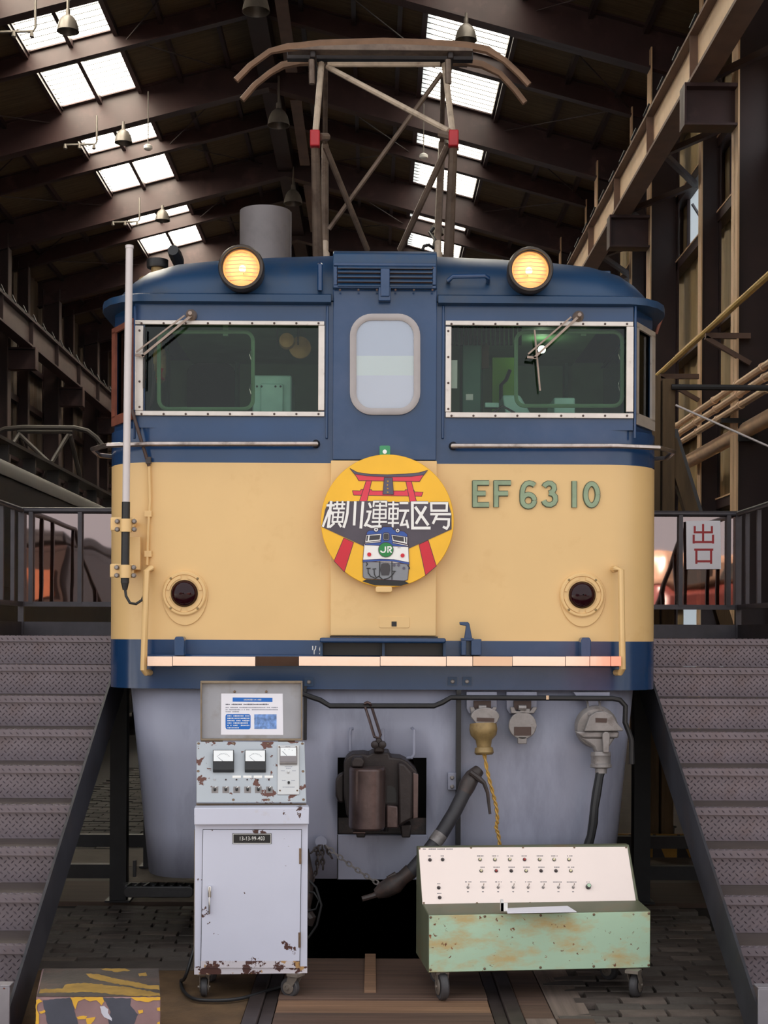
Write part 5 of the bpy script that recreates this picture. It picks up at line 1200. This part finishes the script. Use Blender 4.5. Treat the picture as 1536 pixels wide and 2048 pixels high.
# notice taped inside the lid
nt_ = [z5(411,268), z5(1112,270), z5(1118,741), z5(408,738)]
NT = thing('paper_notice', 'white paper notice with blue heading taped inside the open lid', 'notice', LD.hit(*z5(760,740), -.011))
LD.poly(MB(), nt_, -.011, -.0105).build('sheet', 'paper', NT)
LD.poly(MB(), [z5(541,314), z5(995,318), z5(995,365), z5(541,362)], -.0104, -.0101).build('heading_bar', 'paper_blue', NT)
o3 = LD.hit(*z5(768,340), -.0099); text('加速度検知装置（OSR）試験器', .0085, lambda x, y: o3+rt*x+Vector((0,0,y)), 'white', 'heading_lettering', NT, .0003, .00012, sx=.70)
LD.poly(MB(), [z5(*p_) for p_ in rrect(460,502,746,676,26)], -.0104, -.0101).build('text_box', 'paper_blue', NT)
LD.poly(MB(), [z5(788,505), z5(1042,505), z5(1042,672), z5(788,672)], -.0104, -.0101).build('photo_print', 'photo_blue', NT)
def dashes(rows_, m_, nm, par, fn, vec, w, step):
    mb = MB(); rnd_ = random.Random(3)
    for (a, b, y_) in rows_:
        x_ = a
        while x_ < b:
            if rnd_.random() > .12: strips(mb, [[(x_,y_),(x_+step*.7,y_)]], w*rnd_.uniform(.7,1.1), fn, vec)
            x_ += step
    return mb.build(nm, m_, par)
lf = lambda u, v: LD.hit(*z5(u,v), -.0099)
dashes([(482,726,524+27*i) for i in range(5)]+[(482,612,659)], 'white', 'box_print', NT, lf, nf*.0003, 13, 17)
dashes([(462,946,392)], 'ink', 'subheading_print', NT, lf, nf*.0003, 13, 17)
dashes([(462,1058,428),(462,1058,453),(462,610,476)], 'ink_pale', 'body_print', NT, lf, nf*.0003, 9, 13)

# ================================================================== CONTROL CONSOLE ON CASTERS (mint)
rt, bk = axes(6.0); nf = -bk
KF = Pl(P(856, 1945, 6.47), nf)
bl = KF.hit(856, 1946); br = KF.hit(1301, 1944); tl = KF.hit(856, 1829)
wK = (br-bl).dot(rt); zb_, zt_ = bl.z, tl.z
KS = thing('control_console', 'rusty mint green control console on casters with pink switch panel', 'console', bl+rt*wK/2+bk*.2-Vector((0,0,bl.z)))
def kl_(u, v, w): return Vector((bl.x, bl.y, 0))+rt*u+bk*v+Vector((0,0,w))
ztop_ = .64
prof = [(0,zb_),(0,zt_),(.19,zt_+.012),(.355,ztop_),(.40,ztop_),(.40,zb_)]
mb = MB(); mb.prism([kl_(0, v, w) for v, w in prof], rt*wK); mb.build('case', 'olive', KS, bevel=.004)
FRN = MB().fbox(kl_, .004, wK-.004, -.004, .0, zb_+.004, zt_-.004).build('front_panel', 'mint', KS, bevel=.0015)
mb = MB()
for u in (.01, .25, .5, .74, .99):
    for w in (zb_+.015, zt_-.012): mb.lathe(kl_(u*wK, -.004, w), nf, [(.006,0),(.006,.002),(.003,.005)], 10)
mb.build('panel_screws', 'screw', FRN, kind='stuff')
a_, b_ = kl_(0,.19,zt_+.012), kl_(0,.355,ztop_); kn = rt.cross((b_-a_).normalized()).normalized()
if kn.y > 0: kn = -kn
KP_ = Pl(a_, kn)
def z4(u, v): return (820+u*.3125, 1680+v*.3125)
SP = KP_.poly(MB(), [z4(55,50), z4(1390,45), z4(1448,410), z4(80,412)], 0, .003).build('switch_panel', 'panel_pink', KS, bevel=.001)
def kd(pts, prof_, m_, nm, par=SP, n=14):
    for p_ in pts: KP_.disc(*z4(*p_), prof_, n).build(nm, m_, par)
pl_ = [(.0075,.003),(.0075,.006),(.0055,.0075),(.0055,.014),(.003,.018)]
rim = [(.0085,.003),(.0085,.0065),(.006,.007)]
r1 = list(zip((447,542,637,732,828,921,1016), [128]*7, 'cccrccc')); r2 = list(zip((455,551,647,742,838,933,1028), [200]*7, 'crdcddc'))
for (u, v, c_) in r1+r2+[(127,130,'d'),(208,128,'d'),(183,308,'d'),(189,371,'d')]:
    l_ = KP_.disc(*z4(u,v), rim, 16).build('pilot_lamp', 'bakelite', SP)
    KP_.disc(*z4(u,v), [(.006,.006),(.0055,.011),(.003,.0145),(.0005,.015)], 14).build('lamp_cap', {'c':'lamp_cream','r':'lamp_red','d':'lamp_dark'}[c_], l_)
for u in (370,466,563,659,755,851,949,1043):
    s_ = KP_.disc(*z4(u,306), [(.0065,.003),(.0065,.006),(.0045,.008)], 12).build('toggle_switch', 'cast_grey', SP)
    MB().tube([KP_.hit(*z4(u,306), .006), KP_.hit(*z4(u+2,294), .024)], [.0022,.003], 8).build('toggle_lever', 'chrome', s_)
kb = KP_.disc(*z4(1140,302), [(.013,.003),(.012,.012),(.011,.02)], 20).build('selector_knob', 'bakelite', SP)
KP_.disc(*z4(1140,302), [(.009,.02),(.009,.0205)], 20).build('knob_cap', 'mint', kb)
mb = MB()
for p_ in ((60,57),(390,52),(722,50),(1050,50),(1382,50),(88,405),(428,406),(768,405),(1106,404)): mb.lathe(KP_.hit(*z4(*p_)), kn, [(.005,.003),(.005,.005),(.002,.007)], 8)
mb.build('plate_screws', 'screw', SP, kind='stuff')
kf = lambda u, v: KP_.hit(*z4(u,v), .0031)
dashes([(82,102,60),(112,218,60),(232,272,60)]+[(u-18,u+20,v-24) for u, v, c_ in r1+r2]+[(u-18,u+20,270) for u in (370,466,563,659,755,851)]+[(915,970,271),(1003,1075,271),(1122,1148,271),(114,138,104),(196,220,104),(174,190,282),(174,198,344)]+[(u-6,u+8,333) for u in (370,466,563,659,755,949,1043)], 'ink', 'panel_print', SP, kf, kn*.0003, 6, 7)
for (px_, py_, r_, w_, yaw, hd_) in ((884,2000,.062,.036,14,.02),(1272,1993,.056,.036,-28,-.04)):
    g = PG(px_, py_); caster(KS, (g.x, g.y), r_, w_, hd_, yaw, zb_)
for u in (.1, wK-.1):
    p_ = kl_(u, .34, 0); caster(KS, (p_.x, p_.y), .05, .034, .02, 40, zb_)
zl = zt_+.012
def lp(u, v, z): return PG(*z4(u,v), z)
q = [lp(612,440,zl+.008), lp(1008,425,zl+.008), lp(1066,462,zl+.004), lp(624,470,zl+.004)]
MB().prism(q, (0,0,.003)).build('paper_sheet', 'paper', label='loose white paper sheet lying on the console ledge', cat='paper')
a = lp(582,455,zl+.004); MB().box(a.x, a.x+.012, a.y, a.y+.04, zl+.003, zl+.05).box(a.x, a.x+.03, a.y+.0, a.y+.004, zl+.003, zl+.04).build('card_holder', 'white', label='small white card holder standing on the console ledge', cat='holder')

# ================================================================== POWER CORD
pts = [cl(-.004, .2, hB+.1)]+[PG(x, y, .012) for x, y in ((362,1962),(366,1980),(380,1994),(400,2000),(440,2001),(480,1997),(510,1989),(535,1981),(560,1974))]
pts.insert(1, Vector((pts[0].x-.04, pts[0].y-.05, .07)))
sp = []
for i in range(len(pts)-1):
    p0, p1, p2, p3 = pts[max(i-1,0)], pts[i], pts[i+1], pts[min(i+2,len(pts)-1)]
    for j in range(6):
        t_ = j/6; sp.append(.5*((2*p1)+(p2-p0)*t_+(2*p0-5*p1+4*p2-p3)*t_*t_+(3*p1-p0-3*p2+p3)*t_**3))
MB().tube(sp+[pts[-1]], .008, 8).build('power_cord', 'cable_black', label='black power cord looping on the floor under the white cabinet', cat='cord')

# ================================================================== HAZARD BLOCK
BLK = thing('wheel_block', 'worn block striped yellow and black standing on the earth floor', 'block', P(197, 2100, 5.85))
y0b, y1b = 5.6, 6.07
x0b, x1b = P(72,1993,y0b).x, P(321,1993,y0b).x; zb2 = P(200,1993,y0b).z
SH = -.085
MB().hexa([(x0b,y0b,-.004),(x1b,y0b,-.004),(x1b+SH,y1b,-.004),(x0b+SH,y1b,-.004),(x0b,y0b,zb2),(x1b,y0b,zb2),(x1b+SH,y1b,zb2),(x0b+SH,y1b,zb2)]).build('block_body', 'block_bare', BLK, bevel=.01)
BF = Pl((0, y0b, 0), (0,-1,0)); BT = Pl((0, 0, zb2), (0,0,1))
rnd_ = random.Random(5)
def blob(pts, amp):
    out = []
    for a, b in zip(pts, pts[1:]+pts[:1]):
        L_ = math.hypot(b[0]-a[0], b[1]-a[1]); n = max(1, int(L_/5))
        for i in range(n):
            t_ = i/n; out.append((a[0]+(b[0]-a[0])*t_+rnd_.uniform(-amp,amp)*(i > 0), a[1]+(b[1]-a[1])*t_+rnd_.uniform(-amp,amp)*(i > 0)))
    return out
def zk(u, v): return (u*.2604, 1560+v*.2604)
for (pl_, m_, amp, d) in (([(330,1690),(545,1672),(600,1874),(600,2100),(420,2100),(340,1760)],'block_black',1.2,.0012),([(790,1672),(1005,1675),(1000,1730),(1060,1800),(1030,1874),(1040,2100),(870,2100),(830,1830),(850,1780)],'block_black',1.6,.0012),
    ([(540,1668),(790,1668),(800,1700),(780,1730),(740,1690),(690,1700),(650,1680),(600,1700),(580,1760),(560,1710)],'block_yellow',1.4,.0020),([(1005,1668),(1232,1668),(1230,1690),(1180,1690),(1140,1705),(1100,1700),(1050,1695)],'block_yellow',1.3,.0020),
    ([(278,1690),(300,1680),(325,1700),(290,1720),(282,1760),(300,1800),(290,2100),(268,2100)],'block_yellow',1.2,.0020),([(300,1780),(345,1765),(350,1782),(315,1795)],'block_yellow',1,.002),([(1060,1770),(1098,1765),(1100,1785),(1068,1795)],'block_yellow',1,.002),([(1205,1750),(1230,1745),(1230,1774),(1208,1770)],'block_yellow',1,.002),
    ([(1210,1860),(1228,1855),(1228,2100),(1180,2100)],'block_yellow',1,.002),([(590,1820),(640,1810),(670,1815),(655,1835),(600,1838)],'block_yellow',1,.002),([(660,1830),(735,1820),(720,1850),(700,1870),(740,2000),(690,1990)],'block_yellow',1,.002),
    ([(768,1740),(800,1735),(832,1760),(830,1790),(860,1830),(860,1850),(800,1820),(780,1790)],'block_white',1.4,.002)):
    BF.poly(MB(), blob([zk(*p_) for p_ in pl_], amp*.6), 0, d).build('paint_patch', m_, BLK)
for (pl_, m_) in (([(338,1448),(1218,1448),(1232,1662),(282,1662)],'dark_iron'),([(500,1575),(640,1560),(960,1590),(1225,1640),(1230,1660),(1000,1660),(700,1630),(300,1640),(310,1610),(480,1605)],'block_yellow_dirty'),
    ([(660,1490),(740,1492),(900,1530),(1160,1580),(1222,1580),(1225,1615),(1080,1600),(830,1555),(690,1520)],'block_yellow_dirty'),([(770,1450),(960,1450),(1000,1465),(900,1478),(810,1465)],'block_yellow_dirty'),([(1060,1490),(1120,1480),(1130,1505),(1070,1510)],'block_yellow_dirty')):
    BT.poly(MB(), blob([zk(*p_) for p_ in pl_], 1.0 if m_ != 'dark_iron' else .2), 0, .001 if m_ == 'dark_iron' else .0016).build('paint_patch', m_, BLK)

# ================================================================== STAIRS
NS, RUN, RISE, YS, ZS = 10, .291, .1621, 8.44, 1.621
XI, XO = 1.49, 2.53
def lugs(mb, w, h, fn, px_=.034, pz=.0165):
    nx, nz = int((w-.01)/px_), max(1, int((h-.006)/pz)); oz = (h-(nz-1)*pz)/2
    for j in range(nz):
        sg = 1 if j % 2 else -1
        for i in range(nx):
            cx, cz = .017+i*px_+(.5*px_ if j % 2 else 0), oz+j*pz
            if cx > w-.008: continue
            d = min(.0115*.707, h*.45); e = .0042*.707; ox_, oy_ = -e*sg, e
            v_ = [fn(cx-d,cz-d*sg,0), fn(cx+ox_,cz+oy_,0), fn(cx+d,cz+d*sg,0), fn(cx-ox_,cz-oy_,0), fn(cx-d*.55,cz-d*.55*sg,.0042), fn(cx+d*.55,cz+d*.55*sg,.0042)]
            mb.add(v_, [(0,1,5,4),(1,2,5),(2,3,4,5),(3,0,4)])
W_ = XO-XI
mb = MB().box(0, W_, 0, .006, 0, RISE-.036); lugs(mb, W_, RISE-.036, lambda u, v, h: (u, -h, v)); riser = mb.mesh('riser'); riser.materials.append(MATS['checker_plate'])
mb = MB().box(0, W_, 0, .006, 0, .034); lugs(mb, W_, .034, lambda u, v, h: (u, -h, v)); mb.box(0, W_, .006, .05, .03, .034); lugs(mb, W_, .05, lambda u, v, h: (u, v, .034+h)); nosing = mb.mesh('nosing'); nosing.materials.append(MATS['checker_plate'])
tread = MB().box(0, W_, .05, RUN+.022, .028, .033).mesh('tread'); tread.materials.append(MATS['tread_shaded'])
for sg, lab in ((-1, 'checker plate staircase with railed landing on the aerial mast side'), (1, 'checker plate staircase with railed landing carrying the exit sign')):
    ST_ = thing('metal_staircase', lab, 'staircase', (sg*2.0, 7.2, 0)); x0 = XI if sg > 0 else -XO
    for i in range(NS):
        y_, z_ = YS-i*RUN, ZS-i*RISE
        inst(nosing, 'nosing', ST_, (x0, y_, z_-.034)); inst(tread, 'tread', ST_, (x0, y_, z_-.034)); inst(riser, 'riser', ST_, (x0, y_+.022, z_-RISE))
    MB().box(x0, x0+W_, YS+.03, 10.26, ZS-.04, ZS-.004).build('landing', 'tread_shaded', ST_)
    for xx in (XI-.012, XO):
        a, b = sorted((sg*xx, sg*(xx+.012)))
        zl_ = lambda y: ZS-(YS-y)/RUN*RISE
        ys = YS-9.35*RUN
        mb = MB(); mb.prism([(a,ys,zl_(ys)+.05),(a,YS+.1,ZS+.1),(a,YS+.1,ZS-.2),(a,ys+.12,0),(a,ys,0)], (b-a,0,0)); mb.build('stringer', 'stringer', ST_)
    ys = YS-9.35*RUN
    a, b = sorted((sg*(XI-.016), sg*(XI+.04))); MB().box(a, b, ys-.012, ys, 0, .25).box(a, b, ys-.012, ys+.06, .25, .256).build('end_plate', 'galvanised', ST_, bevel=.002)
    for (xx, yy) in ((1.60,8.9),(2.48,8.9),(1.60,10.2),(2.48,10.2)):
        MB().box(sg*xx-.05, sg*xx+.05, yy-.05, yy+.05, 0, ZS-.04).box(sg*xx-.075, sg*xx+.075, yy-.075, yy+.075, 0, .012).build('support_post', 'black_iron', ST_)
    for yy in (8.9, 10.2): MB().box(*sorted((sg*1.64, sg*2.44)), yy-.03, yy+.03, .14, .225).build('cross_beam', 'black_iron', ST_)
    MB().box(x0, x0+W_, 10.19, 10.2, ZS-.01, 1.715).build('toe_plate', 'rail_paint', ST_)
    a, b = sorted((sg*2.515, sg*2.525)); MB().box(a, b, YS, 10.2, ZS-.01, 1.715).build('toe_plate', 'rail_paint', ST_)
    zt2, zb3 = P(768, 1024, 10.2).z, P(768, 1210, 10.2).z
    zo = -.0 if sg < 0 else 0
    MB().tube([(sg*1.5,10.2,zt2),(sg*2.50,10.2,zt2),(sg*2.52,10.18,zt2),(sg*2.52,YS,zt2),(sg*2.52,YS-9*RUN,zt2-9*RISE)], .02, 10).build('top_rail', 'rail_paint', ST_)
    MB().box(*sorted((sg*1.5, sg*2.54)), 10.19, 10.215, zb3-.022, zb3+.012).build('bottom_rail', 'rail_paint', ST_)
    MB().box(*sorted((sg*2.505, sg*2.535)), YS, 10.2, zb3-.022, zb3+.012).build('bottom_rail', 'rail_paint', ST_)
    for px_ in ((62,160) if sg < 0 else (1361,1457)):
        x_ = P(px_,1120,10.2).x; MB().box(x_-.014, x_+.014, 10.185, 10.215, zb3, zt2).build('baluster', 'rail_paint', ST_)
    MB().box(sg*2.52-.02, sg*2.52+.02, 10.18, 10.22, ZS, zt2).build('corner_post', 'rail_paint', ST_)
    for yy in (8.5, 9.3, 9.65, 9.95): MB().box(sg*2.52-.013, sg*2.52+.013, yy-.013, yy+.013, zb3, zt2).build('baluster', 'rail_paint', ST_)
    for i in (1,3,5,7,8): MB().box(sg*2.52-.015, sg*2.52+.015, YS-i*RUN-.015, YS-i*RUN+.015, ZS-i*RISE, zt2-i*RISE).build('baluster', 'rail_paint', ST_)
    for j, (xa, xb) in enumerate(((1.5, 1.93), (1.93, 2.27), (2.27, 2.5))):
        a, b = sorted((sg*xa, sg*xb)); MB().box(a, b, 10.222, 10.226, zb3, zt2-.01).build('film_panel', 'acrylic_film', ST_)
# exit notice
EP = Pl((0, 10.18, 0), (0,-1,0))
def z9(u, v): return (1290+u*.2539, 980+v*.2539)
EX = thing('exit_notice', 'white sheet with red exit characters taped to the railing', 'notice', EP.hit(1407, 1138))
EP.poly(MB(), [(1372,1042),(1440.5,1041.5),(1442,1138),(1373,1138.5)], 0, .002).build('sheet', 'paper', EX)
mb = MB(); strips(mb, [[(457,268),(457,418)],[(391,284),(391,333),(526,333),(526,284)],[(383,352),(383,410),(535,410),(535,352)],[(383,402),(383,422)],[(535,402),(535,422)],[(387,470),(537,470)],[(404,462),(404,582)],[(520,462),(520,582)],[(404,562),(520,562)]], 17, lambda u, v: EP.hit(*z9(u,v), .0021), (0,-.0008,0)); mb.build('exit_lettering', 'red_paint', EX)

# ================================================================== THINGS BESIDE AND BEHIND THE STAIRS
c = P(1318, 1695, 11.1); t = thing('plastic_bin', 'grey tapered bin on the floor beneath the stairs', 'bin', (c.x, 11.1, 0))
h_ = P(1318,1648,11.1).z
mb = MB(); mb.hexa([(c.x-.085,11.02,.0),(c.x+.085,11.02,.0),(c.x+.085,11.2,.0),(c.x-.085,11.2,.0),(c.x-.103,11.0,h_),(c.x+.103,11.0,h_),(c.x+.103,11.22,h_),(c.x-.103,11.22,h_)]); mb.build('bin_body', 'bin_grey', t, bevel=.006)
MB().box(c.x-.11, c.x+.11, 10.99, 11.23, h_-.015, h_).build('bin_rim', 'bin_grey', t)
hzd = thing('hazard_board', 'low yellow and black striped board behind the stair support', 'board', (2.0, 10.7, 0))
MB().box(1.65, 2.35, 10.68, 10.72, 0.0, .17).build('board', 'hazard_yellow', hzd)
for i in range(4):
    x_ = 1.66+i*.18; MB().prism([(x_,10.678,.0),(x_+.09,10.678,.0),(x_+.02,10.678,.17),(x_-.0,10.678,.17)], (0,.002,0)).build('black_stripe', 'black', hzd)
for i, px_ in enumerate((1312, 1330)):
    a = P(px_, 1650, 11.6); MB().tube([(a.x,11.6,-.0),(a.x,11.6,1.45)], .035, 10).build('floor_pipe', 'timber', label=('dark vertical pipe behind the bin, closer to the black support post', 'dark vertical pipe behind the bin, closer to the stair stringer')[i], cat='pipe', group='dark pipes behind the bin')

# old locomotive on the next track
t = thing('old_locomotive', 'dark old electric locomotive with lowered pantograph on the next track', 'locomotive', (-5.2, 20, 0))
MB().box(-6.6, -3.8, 13.2, 29.5, 1.0, 3.25).build('body', 'old_loco', t, bevel=.03)
rows = []
for y_ in (13.2, 29.5): rows.append([(-5.2-1.42*math.cos(math.radians(a_)), y_, 3.22+.42*math.sin(math.radians(a_))**.8 if a_ not in (0,180) else 3.22) for a_ in range(0,181,12)])
MB().grid(rows).build('roof', 'old_roof', t)
MB().box(-6.5, -3.9, 13.5, 29, .35, 1.0).build('underframe', 'black_iron', t)
for y_ in (14.5,17,20,24,27): MB().lathe((-3.95,y_,.5), (1,0,0), [(.5,0),(.5,.1),(.15,.12)], 24).build('wheel', 'black_iron', t)
for z_ in (1.6, 2.4): MB().box(-3.8, -3.77, 13.4, 29, z_, z_+.03).build('body_rib', 'old_loco', t)
for i in range(6): MB().box(-3.79, -3.775, 14+i*2.4, 15.2+i*2.4, 2.1, 2.9).build('side_grille', 'black_iron', t)
MB().box(-4.35, -4.1, 13.5, 29, 3.74, 3.78).build('roof_walkway', 'old_roof', t)
for i in range(12): MB().box(-4.3, -4.15, 13.7+i*1.3, 13.76+i*1.3, 3.5, 3.75).build('walkway_stand', 'old_roof', t)
def ob(pts, r, nm, m_='old_roof'): return MB().tube([P(*p_) for p_ in pts], r, 7).build(nm, m_, t)
YP = 22.8
ob([(-40,900,YP),(-15,868,YP),(10,858,YP),(45,855,YP),(150,856,YP),(175,862,YP),(192,875,YP),(204,890,YP)], .04, 'collector_horn')
ob([(35,864,YP+.1),(145,864,YP+.1)], .03, 'collector_strip')
for pts in ([(38,868,YP),(-6,940,YP-1)],[(40,870,YP),(98,925,YP-.4)],[(136,870,YP),(103,925,YP-.4)],[(38,870,YP),(62,940,YP+.6)],[(140,870,YP),(162,962,YP+.6)],[(103,926,YP-.4),(115,975,YP)],[(103,926,YP-.4),(85,965,YP)],[(162,962,YP+.6),(150,985,YP)],[(162,962,YP+.6),(138,980,YP)]): ob(pts, .035, 'pantograph_arm')

# railcars added out of view so the railing film has something to mirror
t = thing('brown_reflected_car', 'dark brown railcar with orange windows, added outdoors for the film to mirror', 'railcar', (-8.6, -14, 0))
MB().box(-10.2, -6.0, -22, -8, .4, 3.4).build('body', 'car_brown', t, bevel=.15)
MB().box(-10.0, -6.2, -21.8, -8.2, 3.4, 3.7).build('roof', 'black_iron', t, bevel=.1)
for x_ in (-9.6, -8.6, -7.4, -6.6): MB().box(x_-.22, x_+.22, -8.0, -7.97, 2.2, 2.9).build('window', 'car_orange', t)
MB().box(-10.0, -6.1, -21, -9, 0, .4).build('bogie', 'black_iron', t)
t = thing('red_reflected_car', 'red and cream railcar added outdoors for the film to mirror', 'railcar', (7.6, -14, 0))
MB().box(5.6, 9.4, -22, -8, .4, 2.5).build('body', 'car_red', t, bevel=.1)
MB().box(5.6, 9.4, -22, -8, 2.5, 3.3).build('upper_body', 'car_cream', t, bevel=.2)
for y_ in (6.2, 7.2, 8.2): MB().box(y_-.3, y_+.3, -8.0, -7.97, 2.6, 3.05).build('window', 'cab_dark', t)
MB().box(5.8, 9.2, -21, -9, 0, .4).build('bogie', 'black_iron', t)
